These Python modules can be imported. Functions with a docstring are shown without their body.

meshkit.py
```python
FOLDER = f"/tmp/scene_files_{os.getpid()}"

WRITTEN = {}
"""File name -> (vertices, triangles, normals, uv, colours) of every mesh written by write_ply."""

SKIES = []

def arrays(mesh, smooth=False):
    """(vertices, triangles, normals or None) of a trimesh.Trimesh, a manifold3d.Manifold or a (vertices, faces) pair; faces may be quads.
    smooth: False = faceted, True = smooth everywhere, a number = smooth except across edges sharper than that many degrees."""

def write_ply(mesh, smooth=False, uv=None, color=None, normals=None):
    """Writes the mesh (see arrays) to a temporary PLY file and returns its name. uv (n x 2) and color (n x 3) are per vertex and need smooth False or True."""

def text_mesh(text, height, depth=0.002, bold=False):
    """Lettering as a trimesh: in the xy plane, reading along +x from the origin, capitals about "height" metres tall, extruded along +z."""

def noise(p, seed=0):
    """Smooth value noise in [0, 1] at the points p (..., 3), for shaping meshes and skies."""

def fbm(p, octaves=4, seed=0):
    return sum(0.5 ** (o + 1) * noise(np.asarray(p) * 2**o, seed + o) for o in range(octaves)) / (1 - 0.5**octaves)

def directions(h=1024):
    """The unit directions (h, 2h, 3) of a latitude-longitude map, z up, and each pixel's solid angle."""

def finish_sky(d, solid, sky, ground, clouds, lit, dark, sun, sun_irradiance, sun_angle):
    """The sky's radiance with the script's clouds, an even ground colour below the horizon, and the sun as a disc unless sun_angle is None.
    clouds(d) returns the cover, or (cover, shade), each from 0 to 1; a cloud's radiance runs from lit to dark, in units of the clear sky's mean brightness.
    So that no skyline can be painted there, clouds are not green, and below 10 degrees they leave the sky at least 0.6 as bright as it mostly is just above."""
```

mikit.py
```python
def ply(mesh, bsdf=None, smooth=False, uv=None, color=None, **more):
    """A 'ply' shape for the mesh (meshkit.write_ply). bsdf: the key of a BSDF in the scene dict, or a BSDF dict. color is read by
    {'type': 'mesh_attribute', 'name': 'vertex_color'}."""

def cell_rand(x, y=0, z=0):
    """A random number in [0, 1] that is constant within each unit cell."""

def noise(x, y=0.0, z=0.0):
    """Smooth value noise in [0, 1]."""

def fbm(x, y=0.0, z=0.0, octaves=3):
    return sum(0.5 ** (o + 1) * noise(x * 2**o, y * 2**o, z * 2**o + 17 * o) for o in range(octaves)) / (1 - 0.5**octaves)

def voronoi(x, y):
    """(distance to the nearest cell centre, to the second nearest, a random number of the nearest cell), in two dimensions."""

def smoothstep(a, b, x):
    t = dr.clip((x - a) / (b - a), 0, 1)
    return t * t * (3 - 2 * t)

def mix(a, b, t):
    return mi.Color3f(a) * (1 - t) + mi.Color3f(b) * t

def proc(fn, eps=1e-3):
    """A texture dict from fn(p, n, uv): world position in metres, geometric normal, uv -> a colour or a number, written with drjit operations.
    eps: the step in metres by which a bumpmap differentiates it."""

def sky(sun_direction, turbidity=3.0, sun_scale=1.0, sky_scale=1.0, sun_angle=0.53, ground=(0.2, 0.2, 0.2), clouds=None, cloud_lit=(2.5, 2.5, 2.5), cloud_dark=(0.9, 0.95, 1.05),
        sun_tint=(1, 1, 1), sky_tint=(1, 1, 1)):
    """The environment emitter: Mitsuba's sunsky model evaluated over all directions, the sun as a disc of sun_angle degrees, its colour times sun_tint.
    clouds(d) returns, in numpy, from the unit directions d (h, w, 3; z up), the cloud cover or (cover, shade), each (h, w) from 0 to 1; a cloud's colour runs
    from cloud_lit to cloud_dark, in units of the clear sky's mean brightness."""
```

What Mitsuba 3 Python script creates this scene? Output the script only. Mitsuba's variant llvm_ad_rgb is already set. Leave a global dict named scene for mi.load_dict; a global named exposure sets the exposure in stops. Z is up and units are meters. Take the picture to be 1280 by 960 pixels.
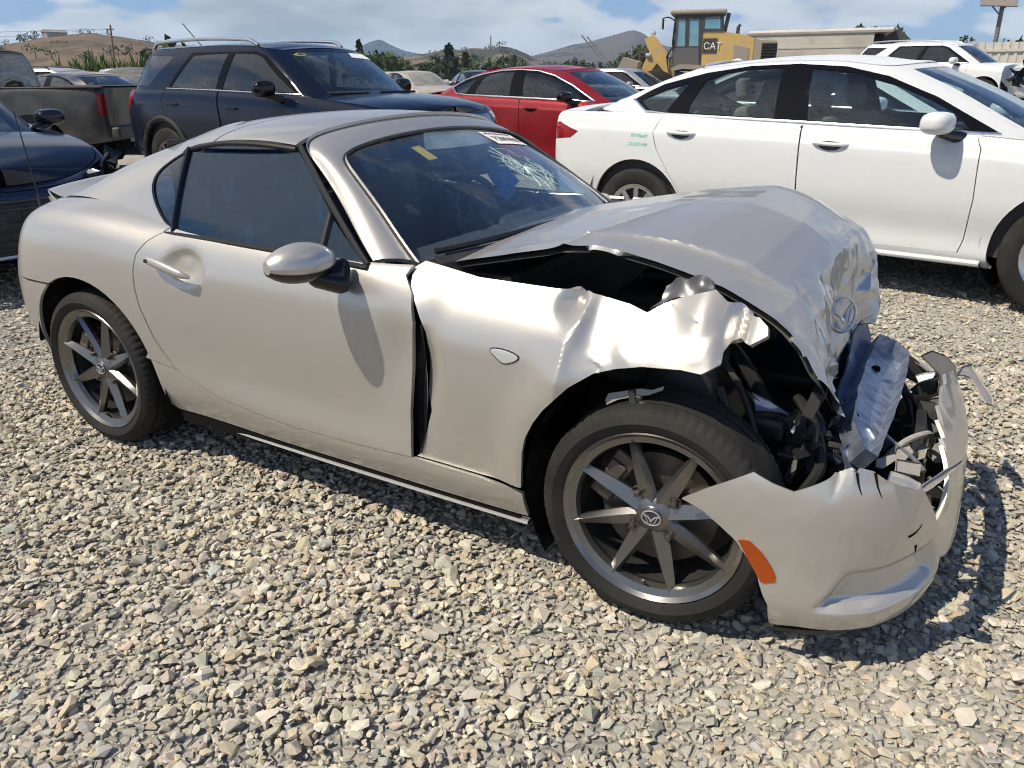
import math
import numpy as np, trimesh, shapely, mitsuba as mi, drjit as dr
import mikit, meshkit
from shapely.geometry import Polygon, Point, box as sbox
from scipy.spatial import Delaunay, cKDTree
from scipy.interpolate import Akima1DInterpolator, PchipInterpolator, RectBivariateSpline, LinearNDInterpolator
from scipy.ndimage import gaussian_filter1d

T = mi.ScalarTransform4f
scene, labels = {}, {}
rng = np.random.default_rng(7)

# ------------------------------------------------------------------ camera, sky, exposure
CAM = np.array([1.735, -2.549, 1.374])
YAW, PITCH, ROLL = 2.1057, 0.37078, -0.0095
_f = np.array([math.cos(PITCH) * math.cos(YAW), math.cos(PITCH) * math.sin(YAW), -math.sin(PITCH)])
_r = np.cross(_f, [0, 0, 1]); _r /= np.linalg.norm(_r)
_u = np.cross(_r, _f)
_u = -math.sin(ROLL) * _r + math.cos(ROLL) * _u
scene['camera'] = {'type': 'perspective', 'fov': 65.23, 'fov_axis': 'x', 'near_clip': 0.05, 'far_clip': 9000.0,
                   'to_world': T().look_at(origin=CAM.tolist(), target=(CAM + _f).tolist(), up=_u.tolist())}
SUN = (-0.42, -0.60, 1.0)


def clouds(d):
    z = np.maximum(d[..., 2], 0.0)
    flat = np.stack([d[..., 0] / (z + 0.16), d[..., 1] / (z + 0.16), z], -1)          # a level deck overhead
    puff = d * np.array([1.0, 1.0, 2.6])                                            # heaped clouds towards the horizon
    n = meshkit.fbm(flat * 1.3 + [3.1, 7.7, 0.4], 5, 3)
    m = meshkit.fbm(puff * 5.5 + [1.7, 0.3, 2.2], 6, 9)
    e = meshkit.fbm(puff * 16.0 + [4.1, 2.3, 0.2], 5, 14)
    k = np.exp(-((z / 0.20) ** 2))
    low = np.clip((m + 0.35 * (e - 0.5) - 0.395) / 0.045, 0, 1)
    high = np.clip((n - 0.53) / 0.10, 0, 1) * 0.75
    cover = low * k + high * (1 - k)
    shade = np.clip((m - 0.46) / 0.16 * 0.55 + 1.7 * (0.52 - e) + 0.12, 0, 1) * k + 0.25 * (1 - k)
    return cover, shade


scene['sky'] = mikit.sky(SUN, turbidity=3, clouds=clouds, sky_scale=0.70, sky_tint=(0.80, 0.93, 1.10), cloud_lit=(3.3, 3.35, 3.4), cloud_dark=(1.4, 1.48, 1.6), sun_tint=(0.925, 0.98, 1.025))
exposure = 1.95

# ------------------------------------------------------------------ mesh helpers
def tm(v, f):
    return trimesh.Trimesh(np.asarray(v, float), np.asarray(f, int), process=False)


def cat(*ms):
    ms = [m for g in ms for m in (g if isinstance(g, (list, tuple)) else [g])]
    v, f, n = [], [], 0
    for m in ms:
        v.append(m.vertices); f.append(np.asarray(m.faces) + n); n += len(m.vertices)
    return tm(np.vstack(v), np.vstack(f))


def mir(m):
    return tm(m.vertices * [1, -1, 1], np.asarray(m.faces)[:, ::-1])


def both(m):
    return cat(m, mir(m))


def xf(m, M):
    M = np.asarray(M, float)
    v = m.vertices @ M[:3, :3].T + M[:3, 3]
    f = np.asarray(m.faces)
    return tm(v, f[:, ::-1] if np.linalg.det(M[:3, :3]) < 0 else f)


def mat(t=(0, 0, 0), rz=0.0, ry=0.0, rx=0.0, s=1.0):
    cz, sz, cy, sy, cx, sx = math.cos(rz), math.sin(rz), math.cos(ry), math.sin(ry), math.cos(rx), math.sin(rx)
    R = np.array([[cz, -sz, 0], [sz, cz, 0], [0, 0, 1]]) @ np.array([[cy, 0, sy], [0, 1, 0], [-sy, 0, cy]]) @ np.array([[1, 0, 0], [0, cx, -sx], [0, sx, cx]])
    M = np.eye(4); M[:3, :3] = R * s; M[:3, 3] = t
    return M


def unique(key):
    if key not in _used:
        _used.add(key); return key
    i = 1
    while f'{key}_{i:03d}' in _used:
        i += 1
    k = f'{key}_{i:03d}'; _used.add(k)
    return k


_used = set()
PLACE = {}


def put(key, mesh, bsdf, smooth=35, exact=False, **kw):
    """One entry of the scene; a taken key gets the next number. Parts take the place of their thing."""
    k = key if exact else unique(key)
    root = k.split('__')[0]
    if root in PLACE:
        mesh = xf(mesh, PLACE[root])
    scene[k] = mikit.ply(mesh, bsdf, smooth=smooth, **kw)
    return k


def thing(key, label, category, group=None, place=None, kind=None):
    k = unique(key)
    labels[k] = {'label': label}
    if category: labels[k]['category'] = category
    if group: labels[k]['group'] = group
    if kind: labels[k]['kind'] = kind
    if place is not None: PLACE[k] = place
    return k


def pair(key, mesh, bsdf, smooth=35):
    return put(key, mesh, bsdf, smooth), put(key, mir(mesh), bsdf, smooth)


def solo(key, mesh, bsdf, label, category, group=None, kind=None, smooth=35, **kw):
    k = thing(key, label, category, group, None, kind)
    put(k, mesh, bsdf, smooth, exact=True, **kw)
    return k


def bx(x0, x1, y0, y1, z0, z1):
    v = np.array([[x, y, z] for x in (x0, x1) for y in (y0, y1) for z in (z0, z1)], float)
    f = [[0, 1, 3], [0, 3, 2], [4, 6, 7], [4, 7, 5], [0, 4, 5], [0, 5, 1], [2, 3, 7], [2, 7, 6], [0, 2, 6], [0, 6, 4], [1, 5, 7], [1, 7, 3]]
    return tm(v, f)


def hull(p):
    h = trimesh.convex.convex_hull(np.asarray(p, float))
    return tm(h.vertices, h.faces)


_ico = trimesh.creation.icosphere(1).vertices


def rbox(c, s, r=0.02, M=None):
    """A box with rounded edges: centre, full size, radius."""
    c, s = np.asarray(c, float), np.asarray(s, float) / 2 - r
    m = hull(np.vstack([c + s * [a, b, d] + r * _ico for a in (-1, 1) for b in (-1, 1) for d in (-1, 1)]))
    return m if M is None else xf(m, M)


def tube(p, r, sides=8, cap=True):
    p = np.asarray(p, float); n = len(p)
    r = np.broadcast_to(np.asarray(r, float), (n,))
    t = np.gradient(p, axis=0); t /= np.linalg.norm(t, axis=1, keepdims=True) + 1e-12
    a = np.cross(t[0], [0, 0, 1] if abs(t[0][2]) < 0.9 else [1, 0, 0]); a /= np.linalg.norm(a)
    A = [a]
    for i in range(1, n):
        a = A[-1] - t[i] * (A[-1] @ t[i]); A.append(a / (np.linalg.norm(a) + 1e-12))
    A = np.array(A); B = np.cross(t, A)
    ang = np.arange(sides) * 2 * np.pi / sides
    v = (p[:, None] + r[:, None, None] * (np.cos(ang)[None, :, None] * A[:, None] + np.sin(ang)[None, :, None] * B[:, None])).reshape(-1, 3)
    f = []
    for i in range(n - 1):
        for j in range(sides):
            k = (j + 1) % sides
            f += [[i * sides + j, (i + 1) * sides + k, i * sides + k], [i * sides + j, (i + 1) * sides + j, (i + 1) * sides + k]]
    if cap:
        v = np.vstack([v, p[0], p[-1]])
        for j in range(sides):
            k = (j + 1) % sides
            f += [[n * sides, j, k], [n * sides + 1, (n - 1) * sides + k, (n - 1) * sides + j]]
    return tm(v, np.array(f)[:, ::-1])


def spline(p, n=40):
    p = np.asarray(p, float)
    d = np.r_[0, np.cumsum(np.linalg.norm(np.diff(p, axis=0), axis=1))]
    if len(p) < 3:
        return np.linspace(p[0], p[-1], n)
    return Akima1DInterpolator(d, p, method='makima', axis=0)(np.linspace(0, d[-1], n))


def revolve(prof, n=64, arc=(0, 2 * math.pi)):
    """Profile of (radius, y) turned about the y axis."""
    prof = np.asarray(prof, float)
    full = abs(arc[1] - arc[0] - 2 * math.pi) < 1e-6
    a = np.linspace(arc[0], arc[1], n + 1)[: n if full else n + 1]
    v = np.stack([prof[None, :, 0] * np.cos(a)[:, None], np.broadcast_to(prof[None, :, 1], (len(a), len(prof))), prof[None, :, 0] * np.sin(a)[:, None]], -1).reshape(-1, 3)
    m, f = len(prof), []
    for i in range(n):
        k = (i + 1) % len(a)
        for j in range(m - 1):
            f += [[i * m + j, i * m + j + 1, k * m + j + 1], [i * m + j, k * m + j + 1, k * m + j]]
    return tm(v, f)


def prism(poly2, d0, d1, axis='y'):
    """A 2-D outline pulled along an axis: axis y takes (x,z), x takes (y,z), z takes (x,y)."""
    g = poly2 if hasattr(poly2, 'exterior') else Polygon(poly2)
    m = trimesh.creation.extrude_polygon(g.buffer(0), d1 - d0, engine='earcut')
    v = np.array(m.vertices); v[:, 2] += d0
    v = {'y': v[:, [0, 2, 1]], 'x': v[:, [2, 0, 1]], 'z': v}[axis]
    f = np.array(m.faces)
    return tm(v, f[:, ::-1] if axis == 'y' else f)


def noise3(p, f, seed=0):
    return meshkit.fbm(np.asarray(p) * f, 3, seed) - 0.5


# ------------------------------------------------------------------ skins cut from smooth surfaces
def tri(poly, h):
    if poly.geom_type != 'Polygon':
        poly = max(poly.geoms, key=lambda g: g.area)
    poly = shapely.geometry.polygon.orient(shapely.segmentize(poly, h))
    rings = [np.array(r.coords)[:-1] for r in (poly.exterior, *poly.interiors)]
    x0, y0, x1, y1 = poly.bounds
    gx, gy = np.meshgrid(np.arange(x0, x1, h), np.arange(y0, y1, h * 0.866))
    gx = gx + (np.arange(len(gx)) % 2)[:, None] * h * 0.5
    inner = poly.buffer(-0.5 * h)
    g = np.stack([gx.ravel(), gy.ravel()], 1)
    g = g[shapely.contains_xy(inner, g[:, 0], g[:, 1])] if not inner.is_empty else g[:0]
    p = np.vstack(rings + [g])
    f = Delaunay(p).simplices
    c = p[f].mean(1)
    f = f[shapely.contains_xy(poly, c[:, 0], c[:, 1])]
    a, b, c = p[f[:, 0]], p[f[:, 1]], p[f[:, 2]]
    area = (b[:, 0] - a[:, 0]) * (c[:, 1] - a[:, 1]) - (b[:, 1] - a[:, 1]) * (c[:, 0] - a[:, 0])
    f[area < 0] = f[area < 0][:, ::-1]
    f = f[np.abs(area) > 1e-9]
    idx, at = [], 0
    for r in rings:
        idx.append(np.arange(at, at + len(r))); at += len(r)
    return p, f, idx


def lift(fn, poly, h, scale=(1, 1), t=0.012, eps=1e-3):
    """The outline poly, meshed in the plane and carried to 3-D by fn(n x 2 points); its edges are folded back by t."""
    sc = np.asarray(scale, float)
    p, f, idx = tri(shapely.affinity.scale(poly, sc[0], sc[1], origin=(0, 0)), h)
    q = p / sc
    v = fn(q)
    if t:
        du = fn(q + [eps, 0]) - fn(q - [eps, 0]); dv = fn(q + [0, eps]) - fn(q - [0, eps])
        n = np.cross(du, dv); n /= np.linalg.norm(n, axis=1, keepdims=True) + 1e-12
        vv, ff, k = [v], [f], len(v)
        for r in idx:
            # two rows: a small rounded lip, then the flange
            r1 = v[r] - n[r] * t
            vv.append(r1)
            a, b = r, np.roll(r, -1); i = np.arange(len(r)); j = np.roll(i, -1)
            ff += [np.stack([b, a, k + i], 1), np.stack([b, k + i, k + j], 1)]
            k += len(r)
        v, f = np.vstack(vv), np.vstack(ff)
    return tm(v, f)


class Surf:
    """A smooth surface through a net of points: stations (u) x rings (v)."""

    def __init__(s, net, sm=(0, 0), nu=14, nv=10, sym=''):
        net = np.asarray(net, float); s.net = net
        M, K = net.shape[:2]
        U, V = np.linspace(0, M - 1, nu * (M - 1) + 1), np.linspace(0, K - 1, nv * (K - 1) + 1)
        A = Akima1DInterpolator(np.arange(M), net, method='makima', axis=0)(U) if M > 2 else net[0] + (net[1] - net[0]) * U[:, None, None]
        B = PchipInterpolator(np.arange(K), A, axis=1)(V) if K > 2 else A[:, :1] + (A[:, 1:] - A[:, :1]) * V[None, :, None]
        F = np.array([1, -1, 1.0])
        if 'a' in sym: B = np.concatenate([B[12:0:-1] * F, B], 0)      # the surface goes on, mirrored, across the middle plane
        if 'b' in sym: B = np.concatenate([B, B[-2:-14:-1] * F], 0)
        if 'v' in sym: B = np.concatenate([B, B[:, -2:-10:-1] * F], 1)
        if sm[0]: B = gaussian_filter1d(B, sm[0], axis=0, mode='nearest')
        if sm[1]: B = gaussian_filter1d(B, sm[1], axis=1, mode='nearest')
        if 'a' in sym: B = B[12:]
        if 'b' in sym: B = B[:-12]
        if 'v' in sym: B = B[:, :-8]
        s.U, s.V, s.B, s.M, s.K = U, V, B, M, K
        s.sp = [RectBivariateSpline(U, V, B[..., i], kx=3, ky=3) for i in range(3)]
        s.du = np.linalg.norm(np.diff(net, axis=0), axis=-1).mean()
        s.dv = np.linalg.norm(np.diff(net, axis=1), axis=-1).mean()

    def __call__(s, q):
        q = np.asarray(q, float)
        u, v = np.clip(q[..., 0], 0, s.M - 1), np.clip(q[..., 1], 0, s.K - 1)
        return np.stack([k.ev(u, v) for k in s.sp], -1)

    def inv(s, pts, ax=(0, 2), ur=(0, 99)):
        iu = (s.U >= ur[0]) & (s.U <= ur[1])
        P = s.B[iu][..., list(ax)].reshape(-1, 2)
        UV = np.stack(np.meshgrid(s.U[iu], s.V, indexing='ij'), -1).reshape(-1, 2)
        out = LinearNDInterpolator(P, UV)(np.asarray(pts, float))
        bad = np.isnan(out[:, 0])
        if bad.any():
            out[bad] = UV[cKDTree(P).query(np.asarray(pts, float)[bad])[1]]
        return out

    def panel(s, poly, h, t=0.012, fn=None):
        g = poly if hasattr(poly, 'geom_type') else Polygon(poly)
        f = s if fn is None else (lambda q: fn(s(q)))
        return lift(f, g.buffer(0), h, (s.du, s.dv), t)


def smooth_poly(p, n=6, closed=True):
    """Chaikin corner cutting."""
    p = np.asarray(p, float)
    for _ in range(n):
        a, b = p, np.roll(p, -1, 0)
        p = np.stack([0.75 * a + 0.25 * b, 0.25 * a + 0.75 * b], 1).reshape(-1, 2)
    return p


def dens(p, d):
    """A closed or open polyline with points at most d apart."""
    return np.array(shapely.segmentize(shapely.LineString(p), d).coords)


def text_on(text, height, M, depth=0.002, bold=False):
    return xf(meshkit.text_mesh(text, height, depth, bold), M)

# ------------------------------------------------------------------ materials
def rgb(*c):
    return {'type': 'rgb', 'value': list(c if len(c) == 3 else c * 3)}


def two(b):
    return {'type': 'twosided', 'b': b}


def pr(c, rough=0.5, metal=0.0, spec=0.5, coat=0.0):
    d = {'type': 'principled', 'base_color': c if isinstance(c, dict) else rgb(*c), 'roughness': rough, 'metallic': metal, 'specular': spec}
    if coat:
        d |= {'clearcoat': coat, 'clearcoat_gloss': 0.97}
    return two(d)


def blend(a, b, w):
    un = lambda x: x['b'] if x.get('type') == 'twosided' else x
    return {'type': 'blendbsdf', 'weight': w, 'a': un(a), 'b': un(b)}


def gloss(c, alpha=0.03):
    return {'type': 'roughplastic', 'diffuse_reflectance': c if isinstance(c, dict) else rgb(*c), 'alpha': alpha, 'nonlinear': True}


def dusty(p, lo=0.42, hi=0.75, f=3.0, top=0.5):
    """Dust cover: noise, more on faces that look up."""
    n = mikit.fbm(p.x * f, p.y * f, p.z * f, 4)
    return mikit.smoothstep(lo, hi, n) * top


def carpaint(c, metal, dust=0.06, coat_alpha=0.02, flake_rough=0.34, coat_w=0.5, under=1.0, mirror=0.0, dust_c=(0.42, 0.39, 0.34), mud=0.0, mudz=0.45):
    """Flake base under a clear coat, with a thin uneven film of dust."""
    base = {'type': 'blendbsdf', 'weight': 1 - coat_w,
            'a': gloss(tuple(x * under for x in c), coat_alpha),
            'b': {'type': 'principled', 'base_color': rgb(*c), 'metallic': metal, 'roughness': flake_rough, 'specular': 0.5, 'clearcoat': 1.0, 'clearcoat_gloss': 0.985}}
    if mirror:
        base = {'type': 'blendbsdf', 'weight': mirror, 'a': base, 'b': {'type': 'principled', 'base_color': rgb(*[0.75] * 3), 'metallic': 1.0, 'roughness': 0.06}}

    def film(p, n, uv):
        a = dusty(p, 0.30, 0.85, 2.3, dust * 2.0) + dusty(p, 0.5, 0.8, 31.0, dust * 0.35)
        if mud:
            a += mud * mikit.smoothstep(mudz, mudz - 0.32, p.z) * (0.35 + 0.65 * mikit.fbm(p.x * 9, p.y * 9, p.z * 9, 3))
        return dr.clip(a, 0, 0.9)
    return two({'type': 'blendbsdf', 'weight': mikit.proc(film), 'a': base, 'b': {'type': 'diffuse', 'reflectance': rgb(*dust_c)}})


M = scene
M['paint_silver'] = carpaint((0.645, 0.632, 0.605), 0.92, 0.02, coat_alpha=0.008, coat_w=0.50, under=0.92, flake_rough=0.34, mirror=0.09, mud=0.20, mudz=0.40)
M['paint_white'] = carpaint((0.71, 0.735, 0.76), 0.0, 0.04, mud=0.14)
M['paint_red'] = carpaint((0.34, 0.014, 0.026), 0.5, 0.025)
M['paint_navy'] = carpaint((0.005, 0.011, 0.040), 0.0, 0.004, coat_w=0.95, under=1.0)
M['paint_blue'] = carpaint((0.004, 0.011, 0.038), 0.1, 0.005, coat_w=0.9)
M['paint_charcoal'] = carpaint((0.035, 0.04, 0.042), 0.2, 0.10)
M['paint_dustyblue'] = carpaint((0.06, 0.09, 0.16), 0.3, 0.5)
M['paint_steel'] = carpaint((0.50, 0.53, 0.56), 0.8, 0.12)
M['paint_black'] = carpaint((0.008, 0.008, 0.010), 0.0, 0.015, coat_w=0.95)
M['black_plastic'] = pr(mikit.proc(lambda p, n, uv: mikit.mix((0.016, 0.016, 0.017), (0.055, 0.053, 0.048), dusty(p, 0.45, 0.8, 14.0, 0.6))), 0.55)
M['black_void'] = two({'type': 'diffuse', 'reflectance': rgb(0.012)})
M['shard_black'] = pr((0.010, 0.010, 0.011), 0.45)
M['liner'] = two({'type': 'diffuse', 'reflectance': mikit.proc(lambda p, n, uv: mikit.mix((0.012, 0.012, 0.013), (0.06, 0.056, 0.05), dusty(p, 0.45, 0.8, 9.0, 0.7)))})
M['grey_plastic'] = pr((0.11, 0.11, 0.11), 0.5)
M['trim_black'] = two(gloss((0.008, 0.008, 0.010), 0.035))
M['pillar_black'] = two({'type': 'blendbsdf', 'weight': 0.35, 'a': {'type': 'diffuse', 'reflectance': rgb(.008, .008, .010)}, 'b': gloss((0.008, 0.008, 0.010), 0.012)})
M['seal'] = pr((0.012, 0.012, 0.012), 0.45)
M['rubber'] = pr(mikit.proc(lambda p, n, uv: mikit.mix((0.013, 0.013, 0.013), (0.055, 0.052, 0.048), mikit.smoothstep(0.30, 0.85, mikit.fbm(p.x * 7, p.y * 7, p.z * 7, 4)) * 0.40)), 0.75, spec=0.3)
M['alloy'] = pr(mikit.proc(lambda p, n, uv: mikit.mix((0.22, 0.22, 0.222), (0.24, 0.22, 0.19), mikit.smoothstep(0.35, 0.8, mikit.fbm(p.x * 22, p.y * 22, p.z * 22, 4)) * 0.55)), 0.26, 0.9)
M['alloy_bright'] = pr((0.62, 0.63, 0.64), 0.28, 0.9)
M['alloy_dark'] = pr((0.06, 0.06, 0.062), 0.5, 0.6)
M['iron'] = pr(mikit.proc(lambda p, n, uv: mikit.mix((0.12, 0.117, 0.113), (0.11, 0.085, 0.068), mikit.fbm(p.x * 30, p.y * 30, p.z * 30, 3))), 0.5, 0.7)
M['foil_grey'] = pr((0.13, 0.13, 0.135), 0.35, 0.6)
M['chrome'] = two({'type': 'roughconductor', 'material': 'Cr', 'alpha': 0.06})
M['strip_chrome'] = pr((0.72, 0.74, 0.76), 0.22, 0.95)
M['galvanised'] = pr(mikit.proc(lambda p, n, uv: mikit.mix((0.36, 0.41, 0.50), (0.20, 0.24, 0.34), mikit.smoothstep(0.35, 0.7, mikit.fbm(p.x * 30, p.y * 44, p.z * 30, 4)))), 0.38, 0.75)
M['undercoat_blue'] = pr((0.10, 0.13, 0.21), 0.42, 0.35)
M['primer'] = two({'type': 'diffuse', 'reflectance': rgb(0.32, 0.31, 0.30)})
M['interior'] = pr((0.045, 0.045, 0.048), 0.65)
M['leather'] = pr((0.055, 0.053, 0.052), 0.5)
M['cloth_grey'] = two({'type': 'diffuse', 'reflectance': rgb(0.16, 0.155, 0.15)})
M['airbag'] = two({'type': 'diffuse', 'reflectance': rgb(0.62, 0.60, 0.56)})
M['blue_plastic'] = pr((0.03, 0.33, 0.85), 0.35)
M['amber'] = two(gloss((0.52, 0.12, 0.012), 0.08))
M['red_lens'] = two(gloss((0.42, 0.012, 0.02), 0.03))
M['clear_lens'] = pr((0.70, 0.72, 0.74), 0.12, 0.6)
M['paper_white'] = two({'type': 'diffuse', 'reflectance': rgb(0.80)})
M['ink'] = two({'type': 'diffuse', 'reflectance': rgb(0.03)})
M['paper_yellow'] = two({'type': 'diffuse', 'reflectance': rgb(0.62, 0.42, 0.10)})
M['marker_green'] = two({'type': 'diffuse', 'reflectance': rgb(0.10, 0.55, 0.45)})
M['marker_yellow'] = two({'type': 'diffuse', 'reflectance': rgb(0.62, 0.60, 0.16)})
M['loader_yellow'] = pr(mikit.proc(lambda p, n, uv: mikit.mix((0.56, 0.375, 0.125), (0.44, 0.34, 0.20), dusty(p, 0.4, 0.75, 4.0, 0.6))), 0.45)
M['machine_grey'] = pr((0.30, 0.27, 0.22), 0.6)
M['machine_dark'] = pr((0.05, 0.05, 0.05), 0.6)
M['tan_steel'] = pr(mikit.proc(lambda p, n, uv: mikit.mix((0.45, 0.43, 0.385), (0.36, 0.34, 0.30), dusty(p, 0.4, 0.7, 1.3, 1.0))), 0.6)
M['pole_steel'] = pr((0.20, 0.19, 0.18), 0.6, 0.3)
M['fence_steel'] = pr(mikit.proc(lambda p, n, uv: mikit.mix((0.50, 0.49, 0.45), (0.40, 0.38, 0.33), dusty(p, 0.4, 0.7, 1.0, 1.0))), 0.55)
M['solar'] = pr((0.20, 0.185, 0.165), 0.4)


def glass(tint, dirt, dirt_c=(0.34, 0.36, 0.36), streak=0.0):
    def film(p, n, uv):
        a = dirt * (0.4 + 1.0 * mikit.fbm(p.x * 5, p.y * 5, p.z * 5, 4)) + dirt * 0.4 * mikit.smoothstep(0.55, 0.80, mikit.fbm(p.x * 40, p.y * 40, p.z * 40, 2))
        if streak:
            a += streak * mikit.smoothstep(0.60, 0.80, mikit.fbm(p.x * 26 + p.z * 14, p.y * 26, p.z * 4, 3))
        return dr.clip(a, 0, 0.8)
    return {'type': 'blendbsdf', 'weight': mikit.proc(film), 'a': {'type': 'thindielectric', 'int_ior': 1.52, 'specular_transmittance': rgb(*tint)},
            'b': two({'type': 'diffuse', 'reflectance': rgb(*dirt_c)})}


M['glass_windshield'] = glass((0.72, 0.84, 0.88), 0.010, (0.40, 0.46, 0.50), streak=0.035)
M['glass_door'] = glass((0.26, 0.40, 0.54), 0.06, (0.03, 0.17, 0.40), streak=0.07)
M['glass_quarter'] = glass((0.10, 0.13, 0.17), 0.03, (0.16, 0.24, 0.34))
M['glass_clear'] = glass((0.74, 0.86, 0.86), 0.012)
M['glass_tint'] = glass((0.10, 0.12, 0.14), 0.02)
M['glass_dust'] = glass((0.35, 0.38, 0.38), 0.45, (0.50, 0.49, 0.45))
M['crack'] = two({'type': 'diffuse', 'reflectance': rgb(0.60, 0.78, 0.74)})
M['vertex'] = two({'type': 'diffuse', 'reflectance': {'type': 'mesh_attribute', 'name': 'vertex_color'}})

# ------------------------------------------------------------------ the gravel yard
def ground_col(p, n, uv):
    f, s, w = mikit.voronoi(p.x * 34, p.y * 34)
    f2, s2, w2 = mikit.voronoi(p.x * 13 + 5, p.y * 13)
    big = mikit.fbm(p.x * 0.35, p.y * 0.35, 0, 4)
    edge = mikit.smoothstep(0.02, 0.16, s - f)
    c = mikit.mix((0.39, 0.375, 0.335), (0.50, 0.485, 0.44), w)
    c = mikit.mix(c, (0.25, 0.255, 0.25), mikit.smoothstep(0.78, 0.9, w2) * 0.6)
    c = c * (0.74 + 0.26 * edge)
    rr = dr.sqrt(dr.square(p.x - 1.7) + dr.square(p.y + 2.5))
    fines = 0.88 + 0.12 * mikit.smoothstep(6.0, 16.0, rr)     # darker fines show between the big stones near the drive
    return c * (0.84 + 0.32 * big) * fines


def ground_h(p, n, uv):
    f, s, w = mikit.voronoi(p.x * 34, p.y * 34)
    return mikit.smoothstep(0.0, 0.35, s - f) * (0.5 + 0.5 * w)


M['gravel_ground'] = two({'type': 'bumpmap', 'arbitrary': mikit.proc(ground_h, 2e-3), 'scale': 0.012, 'b': {'type': 'diffuse', 'reflectance': mikit.proc(ground_col)}})


def ground_sheet():
    a = np.r_[np.linspace(0, 12, 61), np.linspace(13, 40, 28), np.geomspace(44, 2950, 30)]
    s = np.r_[-a[:0:-1], a]
    X, Y = np.meshgrid(s - 0.5, s + 2.0, indexing='ij')
    p = np.stack([X, Y, 0 * X], -1)
    z = -0.016 + 0.016 * (meshkit.fbm(p * 0.9, 3, 2) - 0.5) * (np.hypot(X, Y) < 40)
    ss = lambda a, b, t: (lambda k: k * k * (3 - 2 * k))(np.clip((t - a) / (b - a), 0, 1))
    z = z + 0.27 * ss(15, 24, Y) * ss(-7, -2.5, X) * ss(140, 60, Y)                 # the yard rises a little at the back right
    v = np.stack([X, Y, z], -1).reshape(-1, 3); n = len(s)
    i, j = np.meshgrid(np.arange(n - 1), np.arange(n - 1), indexing='ij')
    q = np.stack([i * n + j, (i + 1) * n + j, (i + 1) * n + j + 1, i * n + j + 1], -1).reshape(-1, 4)
    return tm(v, np.vstack([q[:, [0, 1, 2]], q[:, [0, 2, 3]]]))


solo('ground', ground_sheet(), 'gravel_ground', 'pale stony ground of the vehicle yard', None, kind='structure', smooth=True)


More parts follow.
